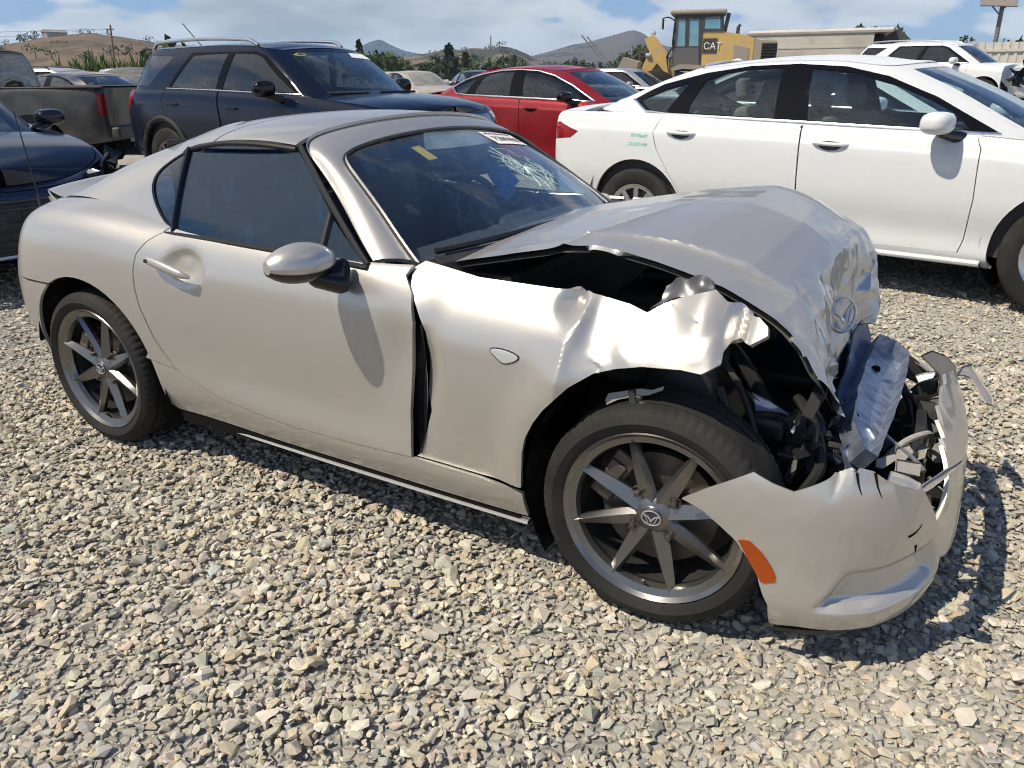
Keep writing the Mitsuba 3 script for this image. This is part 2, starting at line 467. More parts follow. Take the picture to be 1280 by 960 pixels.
def stones():
    r = np.random.default_rng(11)
    temps = []
    for k in range(36):
        m = 13 if k < 24 else 9
        p = r.normal(size=(m, 3)); p /= np.linalg.norm(p, axis=1, keepdims=True)
        p *= r.uniform(.72, 1.0, (m, 1)); p[:, 2] = np.clip(p[:, 2], -.8, r.uniform(.5, .9))
        temps.append(hull(p))
    V, F, Cc, at = [], [], [], 0
    pal = np.array([.84, .835, .80]) * np.array([[.56, .515, .44], [.61, .575, .51], [.50, .475, .425], [.43, .44, .43], [.57, .50, .395], [.67, .635, .57], [.36, .35, .325], [.50, .43, .34]])
    pw = np.array([.25, .18, .15, .09, .13, .10, .05, .05]); pw = pw / pw.sum()

    def field(R0, R1, dens_, sizes, lo, hi, zoff, wide=45):
        nonlocal at
        A0, A1 = math.radians(120.65 - wide), math.radians(120.65 + wide)
        n = int(.5 * (A1 - A0) * (R1 ** 2 - R0 ** 2) * dens_)
        R = np.sqrt(r.uniform(R0 ** 2, R1 ** 2, n)); A = r.uniform(A0, A1, n)
        x, y = CAM[0] + R * np.cos(A), CAM[1] + R * np.sin(A)
        s = sizes(n)
        # keep away from where tyres press the ground: they stay, only lower
        k = r.integers(lo, hi, n); ci = r.choice(len(pal), n, p=pw)
        base = pal[ci] * r.uniform(.82, 1.14, (n, 1)) * (1 + r.normal(0, .025, (n, 3)))
        sc = np.stack([s, s * r.uniform(.58, .95, n), s * r.uniform(.36, .62, n)], 1) / 2
        rz, tx, ty = r.uniform(0, 2 * np.pi, n), r.normal(0, .30, n), r.normal(0, .30, n)
        gz = 0.014 * (meshkit.fbm(np.stack([x, y, 0 * x], 1) * 1.3, 3, 5) - .5) - .010 + zoff
        z = gz + sc[:, 2] * r.uniform(-.15, .62, n)
        cz, sz, cx, sx, cy, sy = np.cos(rz), np.sin(rz), np.cos(tx), np.sin(tx), np.cos(ty), np.sin(ty)
        Rz = np.zeros((n, 3, 3)); Rz[:, 0, 0] = cz; Rz[:, 0, 1] = -sz; Rz[:, 1, 0] = sz; Rz[:, 1, 1] = cz; Rz[:, 2, 2] = 1
        Rx = np.zeros((n, 3, 3)); Rx[:, 0, 0] = 1; Rx[:, 1, 1] = cx; Rx[:, 1, 2] = -sx; Rx[:, 2, 1] = sx; Rx[:, 2, 2] = cx
        Ry = np.zeros((n, 3, 3)); Ry[:, 1, 1] = 1; Ry[:, 0, 0] = cy; Ry[:, 0, 2] = sy; Ry[:, 2, 0] = -sy; Ry[:, 2, 2] = cy
        Mx = Rz @ Rx @ Ry
        for q in range(lo, hi):
            w = np.nonzero(k == q)[0]
            if not len(w): continue
            t = temps[q]; nv = len(t.vertices)
            v = np.einsum('nij,nvj->nvi', Mx[w], t.vertices[None] * sc[w][:, None]) + np.stack([x[w], y[w], z[w]], 1)[:, None]
            c = np.clip(base[w][:, None] * r.uniform(.88, 1.10, (len(w), nv, 1)), .04, .8)
            V.append(v.reshape(-1, 3)); Cc.append(np.broadcast_to(c, v.shape).reshape(-1, 3))
            F.append((t.faces[None] + (np.arange(len(w)) * nv)[:, None, None] + at).reshape(-1, 3)); at += len(w) * nv

    mixs = lambda a, b, c: (lambda n: np.where((u := r.uniform(0, 1, n)) < a, r.uniform(.011, .019, n), np.where(u < b, r.uniform(.019, .036, n), np.where(u < c, r.uniform(.034, .050, n), r.uniform(.048, .072, n)))))
    field(1.2, 4.6, 3200, mixs(.38, .80, .965), 0, 24, 0, 56)
    field(4.6, 8.5, 1050, mixs(.20, .72, .95), 24, 36, 0)
    field(8.5, 15.0, 260, mixs(.0, .55, .93), 24, 36, -.004)
    return tm(np.vstack(V), np.vstack(F)), np.vstack(Cc)


_sv, _sc = stones()
solo('gravel', _sv, 'vertex', 'pale crushed stone covering the yard', None, kind='stuff', smooth=False, color=_sc)

# ------------------------------------------------------------------ the crashed silver coupe: surfaces (x forward, y left, z up; origin between its axles)
def rows(tab):
    return np.array([[(x if np.isscalar(x) else x[k], -y[k], z[k]) for k in range(len(y))] for x, y, z in tab], float)


LB = Surf(rows([
    ((-1.93, -1.96, -1.985, -1.97, -1.93, -1.87, -1.80), (0,) * 7, (.22, .31, .45, .60, .72, .82, .880)),
    ((-1.91, -1.94, -1.965, -1.95, -1.91, -1.85, -1.78), (.38, .39, .40, .40, .39, .37, .34), (.22, .31, .45, .60, .72, .82, .880)),
    ((-1.83, -1.86, -1.880, -1.85, -1.79, -1.73, -1.67), (.60, .62, .635, .635, .615, .58, .53), (.23, .31, .45, .60, .73, .83, .885)),
    ((-1.70, -1.70, -1.71, -1.69, -1.65, -1.61, -1.56), (.70, .735, .77, .785, .77, .72, .60), (.24, .31, .44, .60, .75, .86, .905)),
    (-1.45, (.78, .82, .845, .858, .845, .79, .66), (.22, .31, .44, .62, .78, .88, .930)),
    (-1.155, (.80, .835, .86, .868, .857, .80, .68), (.20, .31, .44, .64, .80, .90, .945)),
    (-.85, (.80, .84, .852, .858, .850, .80, .72), (.20, .33, .44, .62, .78, .875, .915)),
    (-.60, (.80, .845, .845, .850, .845, .81, .775), (.20, .345, .43, .60, .75, .84, .885)),
    (-.20, (.80, .845, .835, .842, .840, .812, .778), (.19, .31, .42, .59, .73, .82, .868)),
    (.20, (.80, .845, .835, .842, .838, .81, .772), (.185, .30, .41, .58, .72, .82, .865)),
    (.42, (.80, .845, .836, .843, .842, .80, .74), (.18, .30, .41, .57, .72, .82, .872)),
    (.80, (.80, .845, .85, .858, .85, .80, .66), (.18, .29, .41, .57, .72, .82, .875)),
    (1.155, (.80, .84, .86, .868, .855, .79, .63), (.20, .30, .42, .60, .74, .83, .870)),
    (1.40, (.76, .80, .825, .83, .81, .74, .58), (.20, .30, .42, .58, .70, .77, .810)),
    (1.58, (.66, .70, .715, .71, .68, .62, .50), (.20, .30, .42, .54, .63, .69, .720)),
]), sm=(3, 2), sym='a')


def side_glass(q):
    """Side of the greenhouse: y from (x, z)."""
    x, z = q[..., 0], q[..., 1]
    s = np.clip((z - 0.868) / 0.30, -0.2, 1.2)
    y = 0.776 - 0.19 * s + 0.022 * s * (1 - s) * 4 * 0.5
    back = np.clip((-0.80 - x) / 0.85, 0, 2)
    y = y - 0.20 * back ** 1.6 * (1 - 0.35 * s)
    return np.stack([x, -y, z], -1)


BP = np.array([(1.12, -.862), (1.25, -.868), (1.36, -.868), (1.47, -.862), (1.58, -.835), (1.67, -.775), (1.745, -.665), (1.79, -.52), (1.812, -.34), (1.815, -.10), (1.795, .15), (1.755, .38), (1.69, .58)])


def bumper_net():
    out = []
    for i, (x, y) in enumerate(BP):
        a = BP[min(i + 1, len(BP) - 1)] - BP[max(i - 1, 0)]; n = np.array([a[1], -a[0]]); n = n / np.linalg.norm(n)
        if n @ [1.0, -1.2] < 0: n = -n
        k = np.clip((i - 4) / 3, 0, 1); kk = np.clip((i - 6) / 2, 0, 1)
        out.append([(x + n[0] * o, y + n[1] * o, z) for z, o in ((.10, -.035), (.14, -.012), (.20, .0), (.30, -.006 - .02 * k + .02 * kk), (.40, -.006 - .012 * kk), (.48, -.012 - .048 * kk), (.56, -.045 - .075 * kk), (.62, -.10 - .09 * kk))])
    return np.array(out)


BS = Surf(bumper_net(), sm=(2, 2))


def ridge_x(z):
    return 0.885 + 0.05 * (0.86 - z) * np.sin(9 * z)


_rw = np.random.default_rng(8)
_wc = np.stack([_rw.uniform(.84, 1.42, 44), _rw.uniform(.62, .94, 44)], 1)
WINGF = LinearNDInterpolator(np.vstack([_wc, [[.5, .4], [.5, 1.1], [1.7, .4], [1.7, 1.1]]]), np.r_[_rw.choice([-1, 1], 44) * _rw.uniform(.2, 1, 44) * .0035, [0] * 4], fill_value=0)


def fender_fn(q):
    """The crumpled front wing: y from (x, z)."""
    x, z = q[..., 0], q[..., 1]
    y = 0.850 - 0.02 * np.clip((0.55 - z) / 0.25, 0, 1) ** 1.5 - 0.105 * np.clip((z - 0.66) / 0.20, 0, 1.35) ** 2
    r = np.hypot(x - 1.155, z - 0.31)
    y = y + 0.026 * np.exp(-(((r - 0.41) / 0.075) ** 2)) * np.clip((x - 0.55) / 0.2, 0, 1)
    xr = ridge_x(z); d = x - xr
    y = y + 0.040 * np.exp(-np.sqrt(d * d + 0.00003) / 0.055) * np.clip((0.87 - z) / 0.12, 0.15, 1) * np.clip((z - 0.50) / 0.15, 0, 1)   # sharp vertical buckle
    y = y - 0.030 * (1 / (1 + np.exp(-(d - 0.02) / 0.02))) * np.clip((z - 0.55) / 0.15, 0, 1) * np.exp(-np.clip(d, 0, 9) / 0.30)
    y = y - 0.055 * np.exp(-(((x - 0.865) / 0.032) ** 2 + ((z - 0.825) / 0.030) ** 2))                                   # pinched notch at its top
    y = y + 0.020 * np.exp(-(((x - 0.905) / 0.016) ** 2 + ((z - 0.81) / 0.04) ** 2))
    y = y - 0.030 * np.exp(-(((x - 0.43) / 0.05) ** 2)) * np.exp(-(((z - 0.60) / 0.14) ** 2))                            # rear edge bent in
    y = y + 0.030 * np.exp(-(((x - 1.20) / 0.05) ** 2)) * np.clip((z - 0.74) / 0.1, 0, 1)                                # lifted front corner
    y = y - 0.045 * np.exp(-(((x - 1.285) / 0.022) ** 2)) * np.clip((z - 0.72) / 0.08, 0, 1)
    y = y + 0.03 * np.clip((x - 1.27) / 0.1, 0, 1)
    w = np.clip((x - 0.86) / 0.12, 0, 1)
    p = np.stack([x * 5, z * 9, 0 * x], -1)
    y = y + w * WINGF(np.stack([x, z], -1)) + w * 0.008 * (meshkit.noise(p, 4) - 0.5) + 0.006 * (meshkit.noise(p * [0.7, 0.6, 1], 8) - 0.5)
    return np.stack([x, -y, z], -1)

# ------------------------------------------------------------------ wheels
def tyre_mesh(R, rim, w, n=96, tread=True, sipe=False):
    """Tyre standing on its axle (y), outer face at y = -w/2."""
    h, g = w / 2, 0.007 if tread else 0.0
    side = [(rim - .004, -h + .018), (rim + .006, -h + .008), (rim + .018, -h + .002), (rim + .45 * (R - rim), -h - .004), (R - .026, -h + .002), (R - .012, -h + .008), (R - .004, -h + .020)]
    tr = []
    for c in (-.55, -.18, .18, .55):
        y = c * h
        tr += [(R, y - .012), (R, y - .0045), (R - g, y - .004), (R - g, y + .004), (R, y + .0045), (R, y + .012)]
    prof = side + [(R - .001, -h + .03)] + tr + [(R - .001, h - .03)] + [(a, -b) for a, b in side[::-1]]
    m = revolve(prof, n)
    if sipe:
        k = len(prof); v = m.vertices.reshape(n, k, 3).copy()
        i = np.arange(n)
        cut = (i % 4 == 0)
        for j in (6, 7, 8, k - 7, k - 8, k - 9, 5, k - 6):
            rr = np.hypot(v[:, j, 0], v[:, j, 2]); s = np.where(cut, (rr - .0032) / rr, 1)
            v[:, j, 0] *= s; v[:, j, 2] *= s
        m = tm(v.reshape(-1, 3), m.faces)
    return m


def spoke_mesh(r0, r1, w0, w1, y0, y1, depth=0.03, ridge=0.010, skew=0.0):
    """One spoke along +x of the wheel's own plane; outer side at -y."""
    P = []
    for t in np.linspace(0, 1, 9):
        r = r0 + (r1 - r0) * t
        w = (w0 + (w1 - w0) * t) * (1 + .22 * math.sin(math.pi * t ** .8)) / 2
        y = y0 + (y1 - y0) * t ** 1.2
        c = skew * w
        P.append([(r, y + ridge, -w), (r, y, c), (r, y + ridge, w), (r, y + depth, w * .8), (r, y + depth, -w * .8)])
    P = np.array(P); n, k = P.shape[:2]
    f = []
    for i in range(n - 1):
        for j in range(k):
            a, b, c, d = i * k + j, i * k + (j + 1) % k, (i + 1) * k + (j + 1) % k, (i + 1) * k + j
            f += [[a, b, c], [a, c, d]]
    f += [[0, 2, 1], [0, 3, 2], [0, 4, 3]]
    e = (n - 1) * k
    f += [[e, e + 1, e + 2], [e, e + 2, e + 3], [e, e + 3, e + 4]]
    return tm(P.reshape(-1, 3), np.array(f)[:, ::-1])


def spin(m, a):
    return xf(m, mat(ry=-a))


def emblem_mesh(s=1.0):
    """Oval ring with a winged stroke inside, in the xz plane facing -y."""
    a = np.linspace(0, 2 * np.pi, 40)
    ring = tube(np.stack([s * .031 * np.cos(a), 0 * a, s * .025 * np.sin(a)], 1), s * .0028, 6, cap=False)
    wing = lambda sg: tube(spline([(0, 0, -s * .012), (sg * s * .006, 0, -s * .002), (sg * s * .016, 0, s * .006), (sg * s * .027, 0, s * .011)], 12), np.linspace(s * .0035, s * .002, 12), 6)
    low = lambda sg: tube(spline([(sg * s * .027, 0, s * .011), (sg * s * .015, 0, -s * .006), (sg * s * .010, 0, -s * .019)], 10), s * .0018, 6)
    return cat(ring, wing(1), wing(-1), low(1), low(-1))


def wheel(key, c, R, rimr, w, M0=None, spokes=8, style='wedge', metal='alloy', detail=2, rot=0.3):
    """A wheel as a part (its rim) with its sub-parts. c: centre; M0: extra turn; outer face looks to -y."""
    P = np.eye(4) if M0 is None else M0
    P = mat(c) @ P
    h = w / 2
    go = lambda m: xf(m, P)
    n = 96 if detail > 1 else 40
    rim = revolve([(rimr - .012, -h + .050), (rimr - .010, -h + .016), (rimr + .001, -h + .006), (rimr + .004, -h + .010), (rimr + .002, -h + .022), (rimr - .016, -h + .060), (rimr - .022, h - .03), (rimr, h - .01)], n)
    lip = revolve([(rimr - .010, -h + .016), (rimr - .028, -h + .024), (rimr - .034, -h + .040), (rimr - .026, -h + .060)], n)
    rk = put(key + '__wheel', go(cat(rim, lip)), metal, 40)
    put(rk + '__tyre', go(tyre_mesh(R, rimr, w, 288 if detail > 1 else 56, detail > 0, detail > 1)), 'rubber', 40, exact=True)
    put(rk + '__barrel', go(cat(revolve([(rimr - .03, -h + .055), (rimr - .035, h - .03), (.05, h - .03)], n // 2))), 'alloy_dark', 40, exact=True)
    disc = revolve([(.05, -h + .085), (rimr * .66, -h + .085), (rimr * .66, -h + .105), (.05, -h + .105)], 48)
    put(rk + '__brake_disc', go(disc), 'iron', 30, exact=True)
    if detail > 1:
        cal = cat(rbox((rimr * .60, -h + .085, 0), (.07, .05, .16), .012), rbox((rimr * .62, -h + .060, .0), (.05, .02, .10), .008))
        put(rk + '__brake_caliper', go(spin(cal, 2.6)), 'iron', 30, exact=True)
    hy = -h + (.030 if style == 'wedge' else .022)
    for i in range(spokes):
        a = rot + i * 2 * math.pi / spokes
        if style == 'wedge':
            s = spoke_mesh(.040, rimr - .012, .046, .020, hy, -h + .018, .032, .015, 0.45 if i % 2 else -0.45)
        else:
            s = spoke_mesh(.036, rimr - .012, .030, .036, hy, -h + .020, .03, .004)
        put(rk + '__spoke', go(spin(s, a)), metal, 25)
    hub = revolve([(.001, hy - .004), (.030, hy - .004), (.034, hy), (.046, hy + .004), (.058, hy + .016), (.062, hy + .05)], 40)
    put(rk + '__hub', go(hub), metal, 35, exact=True)
    if detail > 1:
        put(rk + '__centre_cap', go(cat(revolve([(.001, hy - .007), (.026, hy - .0065), (.029, hy - .003)], 32))), 'alloy_dark', 35, exact=True)
        put(rk + '__emblem', go(xf(emblem_mesh(.82), mat((0, hy - .008, 0)))), 'alloy_bright', 40, exact=True)
        for i in range(4):
            a = rot + .39 + i * math.pi / 2
            nut = revolve([(.001, -.010), (.007, -.010), (.009, -.004), (.009, .012), (.016, .012), (.017, .004), (.019, .012)], 12)
            put(rk + '__wheel_nut', go(spin(xf(nut, mat((.070, hy + .006, 0))), a)), 'iron', 30)
        st = tube([(rimr - .03, -h + .03, .0), (rimr - .052, -h + .012, 0)], .004, 8)
        put(rk + '__valve_stem', go(spin(st, -1.62)), 'seal', 30, exact=True)
    return rk


# ------------------------------------------------------------------ the crashed coupe
CAR = thing('sports_car', 'silver hardtop coupe with crushed front, buckled bonnet and torn bumper, nearest on the gravel', 'car')
xz = lambda pts, ur=(2.2, 14): LB.inv(np.asarray(pts, float), (0, 2), ur)
H = .018


def arc(cx, cz, r, a0, a1, n=40):
    a = np.radians(np.linspace(a0, a1, n))
    return np.stack([cx + r * np.cos(a), cz + r * np.sin(a)], 1)


DOOR_REAR = [(-.667, .397), (-.713, .444), (-.758, .504), (-.800, .609), (-.812, .68), (-.809, .737), (-.789, .799), (-.748, .846), (-.700, .872)]
SILL = [(-.852, .417), (-.667, .396), (-.595, .363), (-.472, .329), (-.25, .301), (-.066, .291), (.20, .295), (.373, .300), (.615, .296), (.757, .280)]
arch_r = arc(-1.155, .312, .366, -40, 192, 70)
# quarter panel with the rear skin
q_low = xz(np.vstack([arc(-1.155, .312, .366, 20, 118, 40)]))
q_poly = np.vstack([xz(DOOR_REAR), [(6.72, 6), (6.5, 6), (5.5, 6), (4, 6), (3, 6), (2.5, 6), (1.2, 6), (0, 6)], [(0, 3.6)], [(2.0, 3.5), (3.0, 3.2)], xz([(-1.50, .632), (-1.340, .636)]), q_low[::-1], [(5.9, 1.35)], xz(SILL[:2])[:1]])
q_poly = Polygon(q_poly).buffer(0)
put(CAR + '__quarter_panel', LB.panel(q_poly.buffer(-.008), H), 'paint_silver', 40)
put(CAR + '__quarter_panel', mir(LB.panel(q_poly.buffer(-.008), H * 1.6)), 'paint_silver', 40)
rb = Polygon(np.vstack([[(0, 0), (0, 3.57), (2.0, 3.47), (3.0, 3.17)], xz([(-1.50, .625), (-1.345, .630)]), xz(arc(-1.155, .312, .366, 122, 192, 26)), [(3.6, 0)]])).buffer(0)
put(CAR + '__rear_bumper', both(LB.panel(rb.buffer(-.008), H)), 'paint_silver', 40)
tl = Polygon([(.95, 4.1), (2.1, 4.2), (2.72, 4.5), (2.6, 5.0), (2.0, 5.1), (1.0, 4.9)])
put(CAR + '__tail_light', LB.panel(tl, H, fn=lambda v: v + [-.003, -.003, .0]), 'red_lens', 40)
put(CAR + '__tail_light', mir(LB.panel(tl, H, fn=lambda v: v + [-.003, -.003, .0])), 'red_lens', 40)

# door
d_front = [(.373, .303), (.371, .441), (.386, .601), (.401, .722), (.383, .801), (.345, .842)]
door_top = [(9.72, 6), (9.2, 6), (8.4, 6), (7.6, 6), (7.0, 6), (6.74, 6)]
door_poly = Polygon(np.vstack([xz(SILL[1:-2]), xz(d_front), door_top, xz(DOOR_REAR)[::-1][:-1]])).buffer(0).buffer(-.010)
cup = xz(smooth_poly([(-.62, .815), (-.55, .825), (-.49, .805), (-.47, .765), (-.50, .738), (-.56, .728), (-.62, .742), (-.645, .78)], 3))


def door_fn(v):
    x, z = v[:, 0], v[:, 2]
    d = np.exp(-((((x + .565) / .085) ** 2 + ((z - .778) / .050) ** 2) ** 2))               # handle recess
    dent = .020 * np.exp(-(((x - .34) / .07) ** 2 + ((z - .60) / .13) ** 2)) + .006 * np.exp(-(((x - .25) / .05) ** 2 + ((z - .52) / .10) ** 2))
    return v + np.stack([0 * x, .030 * d + dent + .002 * noise3(v, 3.0, 5), 0 * x], 1)


put(CAR + '__door', LB.panel(door_poly, .014, fn=door_fn), 'paint_silver', 40)
put(CAR + '__door_001', mir(LB.panel(door_poly, H * 1.6)), 'paint_silver', 40)
_used.add(CAR + '__door_001')
hd = spline([(-.698, -.868, .797), (-.665, -.882, .795), (-.60, -.889, .785), (-.53, -.886, .769), (-.488, -.868, .757)], 24)
hr = np.interp(np.linspace(0, 1, 24), [0, .12, .5, .85, 1], [.008, .016, .0165, .015, .006])
hm = tube(hd, hr, 14)
put(CAR + '__door__handle', tm(hm.vertices * [1, .8, 1] + [0, -.172, 0], hm.faces), 'paint_silver', 40, exact=True)
kc = revolve([(.001, -.003), (.006, -.003), (.007, .002)], 14)
put(CAR + '__door__keyhole', xf(kc, mat((-.672, -.892, .797))), 'black_plastic', 30, exact=True)
put(CAR + '__sill_panel', LB.panel(Polygon(np.vstack([xz(SILL), xz([(.757, .190)]), [(10.8, 0), (8, 0), (6.4, 0), (6.1, .4)], xz(arc(-1.155, .312, .366, -12, 16, 8))])).buffer(0).buffer(-.010), H), 'paint_silver', 40)
put(CAR + '__sill_panel', mir(LB.panel(Polygon(np.vstack([xz(SILL), xz([(.757, .190)]), [(10.8, 0), (8, 0), (6.4, 0)]])).buffer(0).buffer(-.010), H * 2)), 'paint_silver', 40)
sp = lambda dy: spline([(-.66, -.775 + dy, .186), (-.3, -.792 + dy, .180), (.2, -.795 + dy, .172), (.75, -.793 + dy, .166)], 24)
a, b = sp(0), sp(.0)
strip = []
for p in a:
    strip.append([p + [0, .004, .004], p + [0, -.010, .002], p + [0, -.013, -.005], p + [0, -.006, -.009], p + [0, .03, -.007]])
put(CAR + '__sill_strip', Surf(np.array(strip), nu=2, nv=3).panel(sbox(0, 0, 23, 4), .02, .004), 'paint_silver', 40)

# crumpled right wing, plain left one
f_top = [(.345, .857), (.374, .876), (.47, .866), (.570, .855), (.709, .854), (.862, .853), (.876, .838), (.890, .855), (.941, .846), (1.010, .839), (1.062, .827), (1.097, .850), (1.136, .868), (1.180, .884), (1.215, .895), (1.232, .884), (1.248, .872), (1.272, .866), (1.299, .849), (1.33, .853), (1.356, .839)]
f_end = [(1.360, .823), (1.326, .799), (1.30, .801), (1.276, .790), (1.268, .773), (1.271, .751), (1.234, .728)]
f_arch = [(1.184, .730), (1.084, .719), (1.022, .702), (.968, .683), (.911, .643), (.876, .605), (.838, .565), (.805, .519), (.780, .47), (.768, .42), (.758, .307)]
f_sill = [(.615, .301), (.47, .303), (.383, .303)]
f_rear = [(.404, .318), (.451, .468), (.437, .527), (.446, .63), (.436, .70), (.401, .762), (.36, .82)]
fp = Polygon(f_top + f_end + f_arch + f_sill + f_rear).buffer(0)
put(CAR + '__front_wing', lift(fender_fn, fp, .0075, (1, 1), .013), 'paint_silver', 8)
labels[CAR + '__front_wing'] = {'label': 'buckled front wing with a sharp vertical fold'}
wl = Polygon(np.vstack([xz(np.array(f_sill)[::-1]), xz(np.array(f_arch)[::-1][:-1]), [(12.0, 4.0), (11.9, 6), (11, 6), (9.9, 6)], xz([(.40, .80), (.41, .5)])])).buffer(0)
put(CAR + '__front_wing', mir(LB.panel(wl, H * 1.6)), 'paint_silver', 40)
put(CAR + '__front_wing__return_flange', lift(lambda q: np.stack([.400 + .045 * np.sin(np.clip((q[:, 1] - .33) / .46, 0, 1) * np.pi) ** .6 * q[:, 0], -.842 + .055 * (1 - q[:, 0]) + .03 * np.clip(q[:, 1] - .7, 0, 1), q[:, 1]], 1), sbox(0, .32, 1, .72), .02, (.06, 1), 0), 'grey_plastic', 40, exact=True)
# side lamp in the wing
ml = smooth_poly([(.653, .694), (.700, .699), (.752, .689), (.745, .676), (.708, .660), (.69, .668)], 2)
put(CAR + '__side_marker', lift(lambda q: fender_fn(q) + [0, -.004, 0], Polygon(ml), .004, (1, 1), .01), 'clear_lens', 40)
bz = Polygon(ml).buffer(.003).difference(Polygon(ml).buffer(-.001))
put(CAR + '__side_marker__bezel', lift(lambda q: fender_fn(q) + [0, -.003, 0], bz, .004, (1, 1), .01), 'seal', 40, exact=True)

# hardtop
f_out = [(-.872, 1.011), (-.88, 1.081), (-.79, 1.118), (-.723, 1.147), (-.601, 1.160), (-.494, 1.176), (-.208, 1.161)]
BT = Surf(np.array([
    [(-1.66, -.50, .890), (-1.66, -.48, .900), (-1.66, -.46, .905), (-1.66, -.42, .910), (-1.66, -.30, .915)],
    [(-1.45, -.64, .932), (-1.45, -.60, .944), (-1.45, -.555, .955), (-1.45, -.49, .962), (-1.45, -.34, .972)],
    [(-1.20, -.690, .942), (-1.20, -.665, .972), (-1.20, -.625, 1.010), (-1.20, -.555, 1.045), (-1.20, -.36, 1.082)],
    [(-1.00, -.715, .922), (-1.00, -.690, .970), (-1.00, -.645, 1.035), (-1.00, -.575, 1.092), (-1.00, -.34, 1.150)],
    [(-.88, -.730, .905), (-.88, -.700, .970), (-.88, -.655, 1.05), (-.88, -.592, 1.108), (-.88, -.34, 1.188)],
    [(-.76, -.752, .890), (-.76, -.715, .970), (-.76, -.660, 1.07), (-.76, -.600, 1.134), (-.76, -.34, 1.215)],
    [(-.64, -.770, .882), (-.64, -.728, .970), (-.64, -.668, 1.08), (-.64, -.604, 1.150), (-.64, -.34, 1.228)],
]), sm=(3, 2))
qg = [(-.853, 1.012), (-.849, 1.056), (-.787, 1.098), (-.735, 1.122), (-.660, .893), (-.70, .895), (-.752, .921), (-.818, .968)]
qg_s = smooth_poly(qg[:3] + qg[3:4] * 3 + qg[4:5] * 3 + qg[5:], 2)
quv = BT.inv(qg_s, (0, 2))
btp = Polygon([(0, 0), (1, 0), (2, 0), (3, 0), (4, 0), (5, .0), (5.75, 0), (5.2, 2.0), (5.02, 3.0), (5.45, 3.05), (5.52, 3.5), (5.55, 4), (4, 4), (3, 4), (2, 3.7), (1, 3.4), (0, 3)]).buffer(0)
hole = Polygon(quv).buffer(.10)
bt_m = BT.panel(btp.difference(hole).buffer(-.004), .016)
put(CAR + '__buttress', bt_m, 'paint_silver', 40)
put(CAR + '__buttress', mir(bt_m), 'paint_silver', 40)
for s in (lambda m: m, mir):
    k = put(CAR + '__quarter_window', s(BT.panel(Polygon(quv).buffer(.03), .02, 0, fn=lambda v: v + [.0, .006, 0])), 'glass_quarter', True)
    put(k + '__surround', s(BT.panel(Polygon(quv).buffer(.10).difference(Polygon(quv).buffer(.01)), .012, .010, fn=lambda v: v + [0, .001, 0])), 'trim_black', 40, exact=True)
roofn = lambda x, yr, zr, zc: [(x, -yr, zr), (x, -yr * .90, zr + (zc - zr) * .36), (x, -yr * .66, zr + (zc - zr) * .70), (x, -yr * .33, zr + (zc - zr) * .94), (x, 0, zc)]
RF = Surf(np.array([roofn(-.98, .585, 1.082, 1.175), roofn(-.86, .596, 1.116, 1.207), roofn(-.76, .602, 1.138, 1.224), roofn(-.64, .606, 1.155, 1.236), roofn(-.50, .606, 1.170, 1.243), roofn(-.36, .600, 1.172, 1.243), roofn(-.225, .588, 1.160, 1.232)]), sm=(2, 2), sym='v')
mid = Polygon([(2.62, 0), (3.30, 0), (3.42, 2), (3.50, 4), (0.1, 4), (.1, 3.0), (1.0, 2.9), (1.7, 2.6), (2.25, 1.6)])
put(CAR + '__roof_rear_panel', both(RF.panel(mid.buffer(-.012), .02)), 'paint_silver', 40)
fr = Polygon([(3.34, 0), (6, 0), (6, 1), (6, 2), (6.0, 4), (3.54, 4), (3.46, 2)])


def roof_front(v):
    # the leading edge bows forward towards the middle
    t = np.clip((v[:, 0] + .5) / .275, 0, 1); return v + np.stack([.045 * t * (1 - (v[:, 1] / .6) ** 2), 0 * t, -.006 * t * (1 - (v[:, 1] / .6) ** 2)], 1)


put(CAR + '__roof_panel', both(RF.panel(fr.buffer(-.012), .02, fn=roof_front)), 'paint_silver', 40)
dl = spline([(-.735, -.606, 1.128), (-.66, -.618, 1.145), (-.5, -.622, 1.163), (-.35, -.617, 1.163), (-.215, -.602, 1.152)], 30)
pair(CAR + '__roof_seal', tube(dl, .0085, 8), 'seal', 40)
# windscreen frame: both pillars and the header as one bowed ribbon
out_c = np.array([(.225, -.772, .852), (.125, -.722, .925), (.015, -.662, 1.010), (-.10, -.612, 1.092), (-.185, -.582, 1.148), (-.212, -.535, 1.180), (-.203, -.40, 1.205), (-.19, -.2, 1.222), (-.183, 0, 1.2275)])
inn_c = np.array([(.325, -.692, .838), (.232, -.662, .905), (.125, -.622, .985), (.02, -.588, 1.060), (-.055, -.556, 1.112), (-.085, -.505, 1.136), (-.095, -.36, 1.158), (-.098, -.18, 1.172), (-.098, 0, 1.177)])
mid_c = (out_c + inn_c) / 2; nrm = np.array([.30, -.35, .60]); bul = np.array([.016, .018, .018, .017, .015, .012, .008, .006, .006])[:, None]
mid_c = mid_c + bul * np.stack([np.full(9, .45), np.interp(out_c[:, 1], [-.75, -.55, -.3], [-.55, -.4, 0]), np.full(9, .75)], 1)
q1 = (out_c + mid_c) / 2 + bul * .30 * np.array([.2, -.6, .6]); q3 = (mid_c + inn_c) / 2 + bul * .30 * np.array([.6, -.2, .6])
WN = np.stack([out_c, q1, mid_c, q3, inn_c], 1)
WF = Surf(np.concatenate([WN, WN[-2::-1] * [1, -1, 1]], 0), sm=(4, 2))
put(CAR + '__windscreen_frame', WF.panel(sbox(0, 0.03, 16, 4), .014, .014), 'paint_silver', 40)
seam = WF(np.stack([np.full(20, 4.75), np.linspace(0.0, 3.9, 20)], 1))
